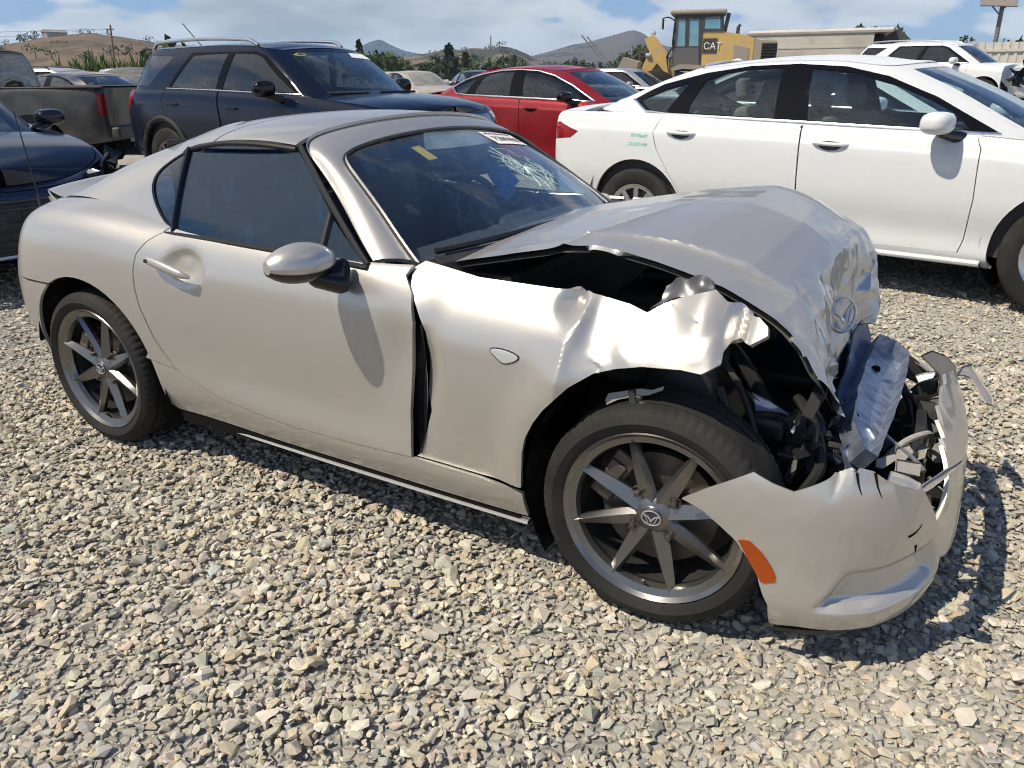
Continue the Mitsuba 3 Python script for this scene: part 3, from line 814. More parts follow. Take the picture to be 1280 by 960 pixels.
put(CAR + '__header_seal', both(cat(tube(WF(np.stack([np.linspace(4.2, 8, 50), np.full(50, .03)], 1)) + [-.004, 0, -.001], .0055, 6))), 'seal', 40)
put(CAR + '__windscreen_seal', both(tube(WF(np.stack([np.linspace(0, 8, 70), np.full(70, 3.96)], 1)), .0055, 6)), 'seal', 40)
gb = np.array([(.325, -.690, .836), (.42, -.52, .848), (.475, -.30, .858), (.495, -.1, .862)])
gt = np.array([(-.070, -.545, 1.118), (-.086, -.42, 1.146), (-.094, -.24, 1.164), (-.097, -.08, 1.172)])
full = lambda a: np.vstack([a, a[::-1] * [1, -1, 1]])
gm = (full(gb) + full(gt)) / 2 + np.array([.010, 0, .010])
WS = Surf(np.stack([full(gb), gm, full(gt)], 1))
put(CAR + '__windscreen', WS.panel(sbox(0, 0, 7, 2), .03, 0), 'glass_windshield', True)

# side glass
for s in (lambda m: m, mir):
    gl = [(-.668, .878), (-.722, 1.138), (-.60, 1.153), (-.482, 1.163), (-.35, 1.166), (-.222, 1.157), (-.125, 1.092), (-.022, 1.010), (.012, .985), (.012, .862), (-.225, .866)]
    put(CAR + '__door_window', s(lift(side_glass, Polygon(gl), .03, (1, 1), 0)), 'glass_door' if s is not mir else 'glass_clear', True)
    put(CAR + '__front_quarter_window', s(lift(side_glass, Polygon([(.028, .866), (.028, .968), (.19, .856)]), .02, (1, 1), 0)), 'glass_door', True)
    fr_ = [side_glass(np.array(p)) for p in ((.02, .852), (.02, .98))]
    put(CAR + '__window_divider', s(tube(np.array(fr_) + [0, -.004, 0], .010, 6)), 'seal', 30)
    e = side_glass(dens([(-.69, .870), (-.45, .869), (-.225, .864), (.0, .858), (.21, .850)], .03)) + [0, -.006, 0]
    put(CAR + '__waist_seal', s(tube(e, .009, 8)), 'seal', 40)
    e = side_glass(dens([(.205, .856), (.032, .987), (-.122, 1.101), (-.200, 1.158)], .03)) + [0, -.002, 0]
    put(CAR + '__pillar_seal', s(tube(e, .010, 8)), 'seal', 40)
    e = side_glass(dens([(-.655, .876), (-.714, 1.138)], .03)) + [0, -.003, 0]
    put(CAR + '__window_post', s(tube(e, .011, 8)), 'trim_black', 40)
put(CAR + '__rear_window', bx(-.985, -.978, -.50, .50, .90, 1.15), 'glass_quarter', False)

# boot lid with its lip
DK = Surf(np.array([[(x, -y * k, z + dz * (1 - k) ** 1.0) for k in (1, .66, .33, 0)] for x, y, z, dz in
                    ((-1.845, .50, .872, .030), (-1.80, .52, .893, .032), (-1.72, .53, .897, .028), (-1.60, .55, .905, .022), (-1.40, .58, .915, .015), (-1.18, .60, .915, .01), (-.98, .60, .91, .01))]))
put(CAR + '__boot_lid', both(DK.panel(sbox(0, .02, 6, 3), .03, .03)), 'paint_silver', 40)
lip = []
for yy in np.linspace(-.585, 0, 14):
    k = abs(yy) / .585; x0 = -1.835 + .16 * k ** 2.4; z0 = .905 + .022 * (1 - k)
    lip.append([(x0 + .11, yy, z0 + .006), (x0 + .05, yy, z0 + .020), (x0, yy, z0 + .034), (x0 - .012, yy, z0 + .026), (x0 - .004, yy, z0 + .012), (x0 + .03, yy, z0 - .012)])
put(CAR + '__boot_spoiler', both(Surf(np.array(lip), nu=3, nv=5).panel(sbox(0, 0, 13, 5), .02, .006)), 'paint_silver', 40)
put(CAR + '__aerial', cat(tube([(-1.62, -.66, .872), (-1.63, -.66, .93)], [.013, .006], 10), tube([(-1.63, -.66, .93), (-1.665, -.665, 1.25)], [.0042, .0022], 6)), 'seal', 40)

# bonnet, buckled up and pushed back
near = [(.40, -.64, .853), (.61, -.645, .902), (.86, -.64, .950), (1.02, -.635, .922), (1.20, -.63, .874), (1.335, -.62, .808), (1.408, -.62, .747), (1.440, -.61, .668), (1.512, -.535, .568)]
q1_ = [(.365, -.40, .872), (.60, -.40, .925), (.855, -.40, .968), (1.05, -.40, .962), (1.24, -.40, .912), (1.360, -.40, .832), (1.418, -.39, .752), (1.455, -.38, .660), (1.488, -.33, .575)]
cc_ = [(.340, -.05, .880), (.58, -.05, .936), (.85, -.05, .986), (1.10, -.05, 1.000), (1.265, -.05, .955), (1.380, -.05, .870), (1.425, -.06, .762), (1.450, -.07, .665), (1.452, -.07, .588)]
q3_ = [(.340, .28, .877), (.57, .28, .928), (.83, .28, .975), (1.09, .28, 1.000), (1.235, .28, .955), (1.370, .28, .865), (1.420, .25, .760), (1.448, .23, .655), (1.440, .20, .570)]
far_ = [(.36, .62, .842), (.55, .62, .880), (.80, .60, .925), (1.08, .58, .966), (1.20, .56, .936), (1.355, .53, .842), (1.412, .50, .745), (1.445, .46, .622), (1.432, .37, .545)]
HDS = Surf(np.stack([near, q1_, cc_, q3_, far_], 1), sm=(2, 2))


def HD(q):
    """Half smooth, half flat-folded along the lines of its net."""
    q = np.asarray(q, float); u, v = np.clip(q[..., 0], 0, 7.9999), np.clip(q[..., 1], 0, 3.9999)
    i, j = u.astype(int), v.astype(int); a, b = (u - i)[..., None], (v - j)[..., None]; N = HDS.net
    lin = (N[i, j] * (1 - a) + N[i + 1, j] * a) * (1 - b) + (N[i, j + 1] * (1 - a) + N[i + 1, j + 1] * a) * b
    return 0.42 * HDS(q) + 0.58 * lin


HD.du, HD.dv = HDS.du, HDS.dv


_rf = np.random.default_rng(12)


def facets(n, amp, lo, hi):
    """Sheet-metal folds: random heights joined by flat facets."""
    c = np.vstack([_rf.uniform(lo, hi, (n, 2)), [[a, b] for a in (lo[0] - .5, hi[0] + .5) for b in (lo[1] - .5, hi[1] + .5)]])
    return LinearNDInterpolator(c, np.r_[_rf.choice([-1, 1], n) * _rf.uniform(.35, 1, n) * amp, [0] * 4], fill_value=0)


FOLD1, FOLD2 = facets(24, .032, (4.2 * .55, 0), (8 * .55, 4)), facets(130, .0120, (4.4 * .55, 0), (8 * .55, 4))


def hood_disp(q):
    u, v = q[:, 0], q[:, 1]
    p = HD(q)
    w = np.clip((u - 4.3) / 1.3, 0, 1)
    pp = np.stack([p[:, 1] * 7.5, p[:, 2] * 3.2, u * .3], 1)
    rid = 1 - np.abs(2 * meshkit.fbm(pp, 2, 21) - 1) * 2.2
    pk = np.stack([p[:, 1] * 17, p[:, 2] * 9, p[:, 0] * 9], 1)
    rid2 = 1 - np.abs(2 * meshkit.noise(pk, 33) - 1) * 1.6
    wp = .05 * (meshkit.fbm(pk * .35, 2, 5) - .5)
    fold = 0
    for k, (ay, az, wl, am) in enumerate(((1, .12, .21, .020), (.95, -.45, .15, .013), (.80, .60, .27, .017), (.25, 1, .19, .010), (1, .3, .085, .005), (.6, -.9, .11, .006))):
        s_ = (p[:, 1] * ay + p[:, 2] * az) / np.hypot(ay, az) / wl + wp / wl + .37 * k
        fold = fold + am * (np.abs((s_ % 1) - .5) * 4 - 1)
    qq = np.stack([u * .55, v], 1)
    d = w * (.18 * fold + FOLD1(qq) + FOLD2(qq) * np.clip((u - 5.3) / .7, .10, 1) - .004)
    # creases running forward from the buckle
    c1 = v - (.42 + .20 * np.sin((u - 1.8) * .55)); d += .017 * np.exp(-np.abs(c1) / .075) * np.exp(-((u - 3.2) / 1.5) ** 2)
    c2 = v - (2.9 + .10 * u); d += .012 * np.exp(-np.abs(c2) / .09) * np.exp(-((u - 3.4) / 1.4) ** 2)
    c3 = (u - 2.05) - .35 * (v - 1.2); d += .014 * np.exp(-np.abs(c3) / .08) * np.exp(-((v - .4) / 1.3) ** 2)
    d += .008 * noise3(p, 4.5, 2) + w * .006 * noise3(p, 16, 6)
    return d


def hood_fn(q, off=0.0):
    e = 1e-3
    du = HD(q + [e, 0]) - HD(q - [e, 0]); dv = HD(q + [0, e]) - HD(q - [0, e])
    n = np.cross(du, dv); n /= np.linalg.norm(n, axis=1, keepdims=True) + 1e-12
    return HD(q) + n * (hood_disp(q) + off)[:, None]


hood_poly = Polygon([(0, 0), (2, 0), (5, 0), (7, 0), (8, 0), (7.75, .5), (7.7, 1), (7.9, 1.6), (7.8, 2.2), (8, 2.8), (7.85, 3.4), (7.3, 4), (6, 4), (5.2, 3.93), (4.6, 4), (3, 4), (0, 4)])
put(CAR + '__bonnet', lift(hood_fn, hood_poly, .0065, (HD.du, HD.dv), .014), 'paint_silver', 5)
labels[CAR + '__bonnet'] = {'label': 'buckled bonnet folded down over the crushed nose'}
put(CAR + '__bonnet__inner_panel', lift(lambda q: hood_fn(q, -.020), hood_poly.buffer(-.03), .03, (HD.du, HD.dv), 0), 'grey_plastic', 40, exact=True)
eq = np.array([[6.50, 1.86]])
E0 = hood_fn(eq, .004)[0]; ex = hood_fn(eq + [[0, .02]])[0] - hood_fn(eq - [[0, .02]])[0]; ex /= np.linalg.norm(ex)
ez = hood_fn(eq - [[.05, 0]])[0] - hood_fn(eq + [[.05, 0]])[0]; ez -= ex * (ez @ ex); ez /= np.linalg.norm(ez)
EM = np.eye(4); _n = np.cross(ez, ex); _n = _n + np.array([.25, -.55, 0]) * np.sign(_n @ (CAM - E0)); _n /= np.linalg.norm(_n); _n = _n * np.sign(_n @ (CAM - E0)); ex = np.cross(_n, ez) * -1; ex /= np.linalg.norm(ex); E0 = E0 + _n * .020; EM[:3, 0] = ex; EM[:3, 2] = ez; EM[:3, 1] = -_n; EM[:3, 3] = E0
put(CAR + '__bonnet__emblem', xf(emblem_mesh(1.9), EM), 'alloy_bright', 40, exact=True)

# front bumper: torn right-hand skin, broken nose bar
bp_poly = Polygon([(.70, 4.02), (1.22, 4.58), (1.7, 5.0), (2.13, 5.36), (2.55, 5.16), (2.99, 5.04), (3.4, 5.32), (3.77, 5.60), (3.95, 5.76), (4.11, 5.86), (4.22, 5.70), (4.32, 5.84), (4.62, 5.75), (4.9, 5.50), (5.12, 5.36), (5.40, 5.22), (5.67, 5.165), (6.1, 4.3), (6.5, 3.58), (6.9, 3.1), (7.05, 2.6), (6.924, 2.40), (6.75, 1.5), (6.5, .9), (5.6, .75), (4.2, .62), (3.4, .45), (2.84, 0), (2.76, 1.59), (2.44, 2.60), (1.94, 3.24), (1.13, 3.84)]).buffer(0)
pk_poly = Polygon([(3.75, 2.02), (4.316, 2.98), (6.55, 2.58), (6.40, 2.36), (5.47, 2.25), (4.4, 1.95)])


def bump_fn(q):
    p = BS(q)
    inside = np.clip((2.98 - q[:, 1]) / .25, 0, 1) * np.clip((q[:, 0] - 3.7 - (q[:, 1] - 2.0) * .55) / .25, 0, 1) * np.clip((q[:, 1] - 1.75 - .08 * (q[:, 0] - 4)) / .3, 0, 1) * np.clip((6.75 - q[:, 0]) / .3, 0, 1)
    c = np.array([1.40, -.30, .30]); n = p - c; n[:, 2] = 0; n /= np.linalg.norm(n, axis=1, keepdims=True)
    d = -.030 * inside + .010 * noise3(p, 6, 12) + .006 * np.exp(-np.abs(q[:, 0] - 4.15) / .05) * np.clip((q[:, 1] - 5.2) / .4, 0, 1) - .012 * np.exp(-np.abs(q[:, 0] - 3.72 - .2 * (q[:, 1] - 5)) / .08) * np.clip((q[:, 1] - 4.9) / .5, 0, 1)
    return p + n * d[:, None]


kb = put(CAR + '__front_bumper', lift(bump_fn, bp_poly, .010, (BS.du, BS.dv), .008), 'paint_silver', 32)
labels[kb] = {'label': 'torn corner of the front bumper hanging beside the front wheel'}
for q_ in ([(5.60, 3.62), (5.75, 3.66), (5.90, 3.85)], [(4.22, 5.72), (4.25, 5.45), (4.33, 5.15)], [(4.66, 5.70), (4.68, 5.4), (4.78, 5.05)], [(5.95, 3.2), (6.0, 3.0)]):
    put(kb + '__split', tube(bump_fn(spline(q_, 12)) + [0, -.001, .001], np.linspace(.0034, .0008, 12), 5), 'black_void', 30)
sm_ = [(1.98, 3.29), (2.08, 3.34), (2.22, 3.34), (2.52, 3.10), (2.80, 2.72), (2.86, 2.56), (2.85, 2.47), (2.62, 2.36), (2.55, 2.38), (2.25, 2.84)]
put(kb + '__side_marker', lift(lambda q: bump_fn(q) * [1, 1, 1] + [.001, -.004, .001], Polygon(sm_), .006, (BS.du, BS.dv), .01), 'amber', 40, exact=True)
up_s = [(6.50, 3.6), (6.75, 4.3), (7.1, 4.9), (7.3, 5.3), (7.42, 5.0), (7.5, 5.35), (7.7, 5.2), (7.9, 5.6), (8.0, 5.3), (8.3, 5.7), (8.42, 4.9), (8.5, 5.6), (8.9, 5.75), (9.2, 5.6), (9.5, 5.65), (9.9, 5.3), (10.4, 4.9)]
lo_s = [(10.6, 3.3), (9.8, 2.6), (8.8, 2.2), (7.6, 2.0), (6.95, 2.3), (6.8, 3.0)]
nb = put(CAR + '__nose_bar', lift(lambda q: BS(q) + np.stack([.004 * noise3(BS(q), 9, 3), 0 * q[:, 0], .012 * noise3(BS(q), 5, 4)], 1), Polygon(up_s + lo_s).buffer(0), .012, (BS.du, BS.dv), .010), 'paint_silver', 32)
labels[nb] = {'label': 'broken lower bar across the nose'}
put(CAR + '__front_splitter', lift(lambda q: BS(q) + np.stack([-.035 + 0 * q[:, 0], .015 + 0 * q[:, 0], -.020 + .02 * (q[:, 1] - .5)], 1), Polygon([(3.0, 0), (6.9, 0), (9, 0), (10.5, .3), (10.5, 1.0), (7.5, .9), (5.5, .55), (3.2, .3)]), .02, (BS.du, BS.dv), .012), 'black_plastic', 40)

# wheels of the coupe
wheel(CAR, (-1.155, -.7525, .308), .308, .2385, .205, detail=2, rot=.42)
wheel(CAR, (1.125, -.7525, .308), .308, .2385, .205, mat(rz=.045, rx=.012), detail=2, rot=.30)
for cx in (-1.155, 1.155):
    wheel(CAR, (min(cx, 1.09), .7525, .308), .308, .2385, .205, mat(rz=math.pi), detail=1, rot=.2)

# wheel houses, floor and inner body, all dark
def house(cx, r, a0, a1, y0, y1):
    o = arc(cx, .31, r, a0, a1, 30)
    v = np.vstack([np.insert(o, 1, y0, 1), np.insert(o, 1, y1, 1)]); n = len(o)
    f = [[i, i + 1, n + i + 1] for i in range(n - 1)] + [[i, n + i + 1, n + i] for i in range(n - 1)]
    c = np.array([[cx, y1, .31]]); v = np.vstack([v, c])
    f += [[n + i, n + i + 1, 2 * n] for i in range(n - 1)]
    return tm(v, f)


pair(CAR + '__wheel_liner', house(-1.155, .385, -30, 172, -.835, -.50), 'liner', 40)
pair(CAR + '__sill_underside', bx(-.74, .72, -.80, -.70, .165, .21), 'black_void', False)
put(CAR + '__wheel_liner', house(1.155, .405, 95, 212, -.815, -.48), 'liner', 40)
put(CAR + '__wheel_liner', mir(house(1.10, .40, 60, 212, -.80, -.50)), 'liner', 40)
put(CAR + '__floor', cat(bx(-1.80, 1.35, -.50, .50, .16, .22), bx(-.78, .74, -.78, .78, .17, .215), bx(-1.80, -1.55, -.55, .55, .22, .60)), 'black_void', False)
pair(CAR + '__door_jamb', bx(.37, .50, -.80, -.70, .22, .70), 'liner', False)
put(CAR + '__bulkhead', bx(.50, .56, -.72, .72, .22, .80), 'interior', False)
put(CAR + '__rear_bulkhead', cat(bx(-1.02, -.98, -.70, .70, .22, .90), bx(-1.0, -.62, -.72, .72, .60, .88)), 'interior', False)
put(CAR + '__scuttle', cat(tube(spline([(.36, -.66, .826), (.47, -.35, .838), (.50, 0, .845), (.47, .35, .838), (.36, .66, .826)], 20), .045, 8), bx(.38, .58, -.60, .60, .78, .825)), 'black_plastic', 40)
# cabin
put(CAR + '__dashboard', cat(rbox((.26, 0, .74), (.36, 1.34, .20), .06), rbox((.05, .36, .76), (.16, .40, .16), .05), rbox((-.12, 0, .42), (.80, .22, .30), .05)), 'interior', 40)
seat = lambda y: cat(rbox((-.30, y, .42), (.52, .50, .16), .06), xf(rbox((0, 0, .30), (.14, .50, .62), .06), mat((-.55, y, .42), ry=-.30)), xf(rbox((0, 0, 0), (.09, .26, .20), .04), mat((-.78, y, 1.02), ry=-.2)))
for y in (-.36, .36):
    put(CAR + '__seat', seat(y), 'leather', 40)
a_ = np.linspace(0, 2 * np.pi, 36)
SWM = mat((-.12, .36, .80), ry=-.42)
put(CAR + '__steering_wheel', xf(cat(tube(np.stack([0 * a_, .18 * np.cos(a_), .18 * np.sin(a_)], 1), .014, 8, cap=False), rbox((.02, 0, 0), (.06, .13, .10), .02), rbox((.01, -.11, 0), (.02, .14, .03), .008), rbox((.01, .11, 0), (.02, .14, .03), .008), rbox((.01, 0, -.11), (.02, .03, .14), .008)), SWM), 'leather', 40)
for s in (1, -1):
    put(CAR + '__door_trim', bx(-.62, .36, s * .70 - .02, s * .70 + .02, .30, .80), 'interior', False)
put(CAR + '__headlining', RF.panel(sbox(.2, .1, 6, 3.9), .08, 0, fn=lambda v: v * [1, .98, 1] - [0, 0, .03]), 'interior', True)
BLUE1 = [[-.26, .57, 1.0], [-.19, .57, 1.01], [-.13, .57, .99], [-.07, .57, .93], [-.10, .57, .90], [-.17, .57, .89], [-.22, .57, .94]]
BLUE2 = [[-.19, .55, .86], [-.15, .55, .90], [-.08, .55, .92], [-.08, .55, .87], [-.13, .55, .82], [-.19, .55, .80]]
put(CAR + '__mirror_inside', rbox((-.06, -.02, 1.075), (.03, .22, .06), .012), 'interior', 40)


def on_glass(u, v, off=.002):
    e = 1e-3; q = np.stack([np.atleast_1d(u), np.atleast_1d(v)], -1).astype(float)
    n = np.cross(WS(q + [e, 0]) - WS(q - [e, 0]), WS(q + [0, e]) - WS(q - [0, e])); n /= np.linalg.norm(n, axis=1, keepdims=True)
    n *= np.sign(n[:, 2:3])
    return WS(q) + n * off


def wipe(u, v, k=1):
    arm = on_glass(np.linspace(*u, 12), np.linspace(*v, 12), .020)
    return cat(tube(arm, .010, 6), tube(on_glass(np.linspace(u[0] + .15, u[1], 12), np.linspace(v[0] - .05, v[1] - .06, 12), .010), .006, 6))


put(CAR + '__wiper', wipe((.35, 3.2), (.16, .12)), 'seal', 30)
put(CAR + '__wiper', wipe((3.0, 5.9), (.12, .10)), 'seal', 30)
# lot number label, inspection sticker, small blue transponder strip, star crack
put(CAR + '__lot_label', lift(lambda q: on_glass(q[:, 0], q[:, 1], .003), sbox(5.05, 1.62, 6.42, 1.93), .02, (WS.du, WS.dv), 0), 'paper_white', False)


def glass_text(s, u0, v0, h, wscale=1.0):
    m = meshkit.text_mesh(s, h, .0006, True)
    v = np.array(m.vertices)
    return tm(on_glass(u0 + v[:, 0] * wscale / WS.du, v0 + v[:, 1] / WS.dv, .0045) + 0, m.faces)


put(CAR + '__lot_label__print', cat(glass_text('72094515', 5.16, 1.70, .030, 1.0), *[lift(lambda q: on_glass(q[:, 0], q[:, 1], .0045), sbox(5.16 + .13 * i, 1.865, 5.25 + .13 * i, 1.895), .02, (WS.du, WS.dv), 0) for i in range(8)]), 'ink', False, exact=True)
put(CAR + '__yellow_sticker', lift(lambda q: on_glass(q[:, 0], q[:, 1], -.002), sbox(2.05, 1.52, 2.34, 1.80), .02, (WS.du, WS.dv), 0), 'paper_yellow', False)
put(CAR + '__blue_sticker', lift(lambda q: on_glass(q[:, 0], q[:, 1], -.002), sbox(.42, 1.62, .72, 1.80), .02, (WS.du, WS.dv), 0), 'glass_door', False)
r_ = np.random.default_rng(5); ck = []
cu, cv = 4.55, 1.10
for i in range(26):
    a = r_.uniform(0, 2 * np.pi); L = r_.uniform(.10, .34)
    t = np.linspace(.0, 1, 5); j = np.cumsum(r_.normal(0, .10, 5)) * .25
    ck.append(tube(on_glass(cu + L * t * np.cos(a + j) * 2.6, cv + L * t * np.sin(a + j) * 1.5, .001), .0011, 3))
for rr in np.linspace(.05, .28, 9):
    a0 = r_.uniform(0, 6); t = np.linspace(a0, a0 + r_.uniform(1.5, 4.5), 14); k = 1 + r_.normal(0, .06, 14)
    ck.append(tube(on_glass(cu + rr * k * np.cos(t) * 2.6, cv + rr * k * np.sin(t) * 1.5, .001), .0009, 3))
put(CAR + '__windscreen__star_crack', cat(ck), 'crack', False, exact=True)

# door mirror
mh = []
for t in np.linspace(0, 1, 11):      # from the outer end inwards
    x = .075; yy = -1.065 + t * .205
    ry = math.sin(math.pi * min(max(t * .93 + .035, 0), 1)) ** .50
    mh.append([(x + .068 * ry * math.cos(a) * (1 if math.cos(a) > 0 else .75), yy, .880 + .058 * ry * (math.sin(a) if math.sin(a) > 0 else .9 * math.sin(a))) for a in np.linspace(0, 2 * np.pi, 17)])
MS = Surf(np.array(mh), nu=3, nv=3)
mv = cat(MS.panel(sbox(0, 0, 10, 16), .012, 0), hull(np.array(mh[0])), hull(np.array(mh[-1])))
MIRM = mat((.105, -.955, .885), rz=-.30) @ mat((-.075, .965, -.880))
k = put(CAR + '__door_mirror', xf(mv, MIRM), 'paint_silver', 50)
put(k + '__base', cat(xf(tm(*(lambda m: (m.vertices, m.faces))(MS.panel(sbox(0, 8.4, 10, 15.2), .02, 0, fn=lambda v: v + [0, 0, -.004]))), MIRM), hull(np.vstack([_ico * .03 + [.12, -.905, .835], _ico * .034 + [.16, -.855, .815], _ico * .02 + [.15, -.83, .86]]))), 'trim_black', 40, exact=True)
put(CAR + '__mirror_foot', mir(hull(np.vstack([_ico * .03 + [.12, -.905, .835], _ico * .034 + [.16, -.855, .815], _ico * .02 + [.15, -.83, .86]]))), 'trim_black', 40)

# ------------------------------------------------------------------ the crushed front: torn sheet, plastic and pipes
SHARDS = [
    ('crash_beam', 'galvanised', [[1.466, 0.248, 0.512], [1.516, 0.308, 0.479], [1.564, 0.298, 0.448], [1.574, 0.109, 0.441], [1.581, -0.134, 0.437], [1.58, -0.344, 0.437], [1.578, -0.566, 0.439], [1.547, -0.579, 0.459], [1.504, -0.493, 0.487], [1.489, -0.377, 0.497], [1.478, -0.238, 0.504], [1.471, -0.03, 0.508]]),
    ('radiator_support', 'undercoat_blue', [[1.435, 0.159, 0.598], [1.449, 0.316, 0.567], [1.471, 0.3, 0.517], [1.475, 0.189, 0.508], [1.474, -0.078, 0.512], [1.478, -0.265, 0.501], [1.483, -0.362, 0.49], [1.467, -0.343, 0.527], [1.458, -0.192, 0.546]]),
    ('broken_panel', 'grey_plastic', [[1.625, 0.177, 0.4], [1.67, 0.169, 0.384], [1.707, 0.203, 0.387], [1.725, 0.16, 0.365], [1.754, 0.121, 0.342], [1.728, 0.069, 0.329], [1.697, 0.023, 0.319], [1.67, 0.078, 0.349], [1.648, 0.125, 0.373]]),
    ('broken_panel', 'black_plastic', [[1.614, 0.195, 0.397], [1.636, 0.233, 0.416], [1.682, 0.285, 0.43], [1.698, 0.245, 0.376], [1.669, 0.212, 0.368], [1.629, 0.201, 0.39]]),
    ('broken_panel', 'grey_plastic', [[1.624, 0.317, 0.478], [1.651, 0.351, 0.489], [1.693, 0.357, 0.477], [1.726, 0.34, 0.454], [1.746, 0.301, 0.422], [1.763, 0.184, 0.342], [1.741, 0.171, 0.342], [1.715, 0.211, 0.378], [1.696, 0.229, 0.396], [1.691, 0.284, 0.432], [1.652, 0.306, 0.46]]),
    ('torn_strip', 'paint_silver', [[1.548, 0.461, 0.457], [1.594, 0.429, 0.441], [1.635, 0.413, 0.43], [1.679, 0.371, 0.413], [1.722, 0.338, 0.397], [1.719, 0.315, 0.393], [1.671, 0.344, 0.409], [1.627, 0.378, 0.424], [1.588, 0.401, 0.437], [1.546, 0.435, 0.452]]),
    ('broken_panel', 'black_plastic', [[1.522, 0.376, 0.483], [1.552, 0.39, 0.478], [1.61, 0.396, 0.439], [1.67, 0.396, 0.392], [1.637, 0.36, 0.368], [1.585, 0.347, 0.392], [1.551, 0.345, 0.416]]),
    ('broken_clip', 'paper_white', [[1.625, 0.21, 0.439], [1.651, 0.239, 0.442], [1.677, 0.259, 0.443], [1.674, 0.226, 0.434], [1.639, 0.183, 0.428]]),
    ('torn_strip', 'primer', [[1.737, 0.292, 0.438], [1.746, 0.374, 0.441], [1.777, 0.471, 0.43], [1.784, 0.441, 0.421], [1.814, 0.401, 0.393], [1.854, 0.36, 0.358], [1.864, 0.321, 0.346], [1.837, 0.291, 0.362], [1.808, 0.328, 0.388], [1.78, 0.356, 0.413], [1.759, 0.339, 0.427]]),
    ('torn_strip', 'primer', [[1.708, -0.631, 0.455], [1.719, -0.61, 0.461], [1.753, -0.551, 0.477], [1.784, -0.498, 0.489], [1.783, -0.506, 0.484], [1.759, -0.559, 0.463], [1.731, -0.611, 0.448], [1.717, -0.635, 0.442]]),
    ('bumper_ledge', 'paint_silver', [[1.649, -0.765, 0.539], [1.676, -0.765, 0.534], [1.712, -0.764, 0.527], [1.709, -0.794, 0.521], [1.678, -0.805, 0.526], [1.648, -0.802, 0.532]]),
    ('lamp_bracket', 'undercoat_blue', [[1.517, -0.555, 0.482], [1.544, -0.517, 0.491], [1.577, -0.525, 0.457], [1.573, -0.564, 0.428], [1.541, -0.578, 0.442]]),
    ('broken_clip', 'primer', [[1.634, -0.373, 0.433], [1.66, -0.346, 0.437], [1.677, -0.36, 0.424], [1.657, -0.404, 0.409], [1.633, -0.409, 0.415]]),
    ('broken_clip', 'primer', [[1.679, -0.319, 0.421], [1.689, -0.294, 0.43], [1.707, -0.3, 0.42], [1.705, -0.333, 0.404], [1.691, -0.349, 0.401], [1.691, -0.324, 0.414]]),
    ('broken_clip', 'primer', [[1.6, -0.508, 0.448], [1.637, -0.467, 0.455], [1.647, -0.475, 0.447], [1.621, -0.521, 0.434], [1.603, -0.528, 0.437]]),
    ('broken_panel', 'primer', [[1.706, -0.228, 0.389], [1.734, -0.173, 0.393], [1.759, -0.159, 0.382], [1.762, -0.214, 0.36], [1.733, -0.255, 0.363]]),
    ('broken_panel', 'primer', [[1.644, -0.489, 0.451], [1.699, -0.461, 0.44], [1.701, -0.49, 0.418], [1.647, -0.517, 0.43]]),
    ('wing_bracket', 'primer', [[0.983, -0.817, 0.6], [0.988, -0.813, 0.617], [1.018, -0.808, 0.626], [1.068, -0.8, 0.641], [1.098, -0.797, 0.642], [1.126, -0.791, 0.656], [1.125, -0.793, 0.646], [1.093, -0.8, 0.629], [1.05, -0.806, 0.618], [1.014, -0.813, 0.605], [0.987, -0.819, 0.588]]),
    ('wing_flange', 'foil_grey', [[1.044, -0.7, 0.814], [1.078, -0.694, 0.838], [1.077, -0.674, 0.874], [1.102, -0.668, 0.894], [1.134, -0.675, 0.894], [1.151, -0.671, 0.909], [1.167, -0.671, 0.915], [1.192, -0.684, 0.902], [1.202, -0.695, 0.886], [1.17, -0.7, 0.864], [1.123, -0.696, 0.853]]),
    ('inner_wing', 'undercoat_blue', [[1.278, -0.529, 0.579], [1.32, -0.521, 0.562], [1.385, -0.515, 0.527], [1.383, -0.535, 0.488], [1.334, -0.55, 0.495], [1.3, -0.549, 0.522]]),
]


def shard(p, t=.004, rough=.004, h=.012, seed=0):
    """A torn sheet: an outline in space, given thickness and an uneven face."""
    p = np.array(p, float); c = p.mean(0); u_, s_, vt = np.linalg.svd(p - c); ax, ay, n = vt
    if n @ (CAM - c) < 0: n = -n; ay = -ay
    f = lambda q: c + q[:, :1] * ax + q[:, 1:] * ay + n * (((p - c) @ n).mean() + 2 * rough * (meshkit.fbm(np.c_[q * 14, 0 * q[:, :1] + seed], 2, seed) - .5))[:, None]
    return lift(f, Polygon(np.stack([(p - c) @ ax, (p - c) @ ay], 1)).buffer(0), h, (1, 1), t)


for i, (n_, b_, p_) in enumerate(SHARDS):
    if n_ == 'crash_beam':
        m_ = cat(shard(p_, .055, .0012, .010, i), shard(np.array(p_) - [.01, 0, .06], .004, .004, .012, i + 50))
    else:
        m_ = shard(p_, .012 if n_ == 'wing_flange' else .006, .045 if n_ == 'wing_flange' else .007, .008, i)
    put(CAR + '__' + n_, m_, b_, 25)
for q in (BLUE1, BLUE2):
    put(CAR + '__blue_wrapping', shard(q, .01, .012, .012, 7), 'blue_plastic', 30)
labels[CAR + '__crash_beam'] = {'label': 'bare metal crash beam'}
for q in ([1.515, .10, .485], [1.512, -.30, .472]):
    put(CAR + '__crash_beam__slot', xf(revolve([(.0, -.004), (.013, -.004), (.013, .006)], 16), mat(q, rx=-1.25, rz=.5)), 'black_void', 30)
R_ = spline([[1.566, -.302, .458], [1.62, -.342, .436], [1.676, -.378, .417], [1.711, -.412, .400]], 16)
put(CAR + '__washer_pipe', tube(R_, .0065, 8), 'alloy_bright', 40)
hz = [[1.048, -.80, .635], [1.064, -.81, .589], [1.084, -.80, .567], [1.099, -.81, .53], [1.113, -.80, .512]]
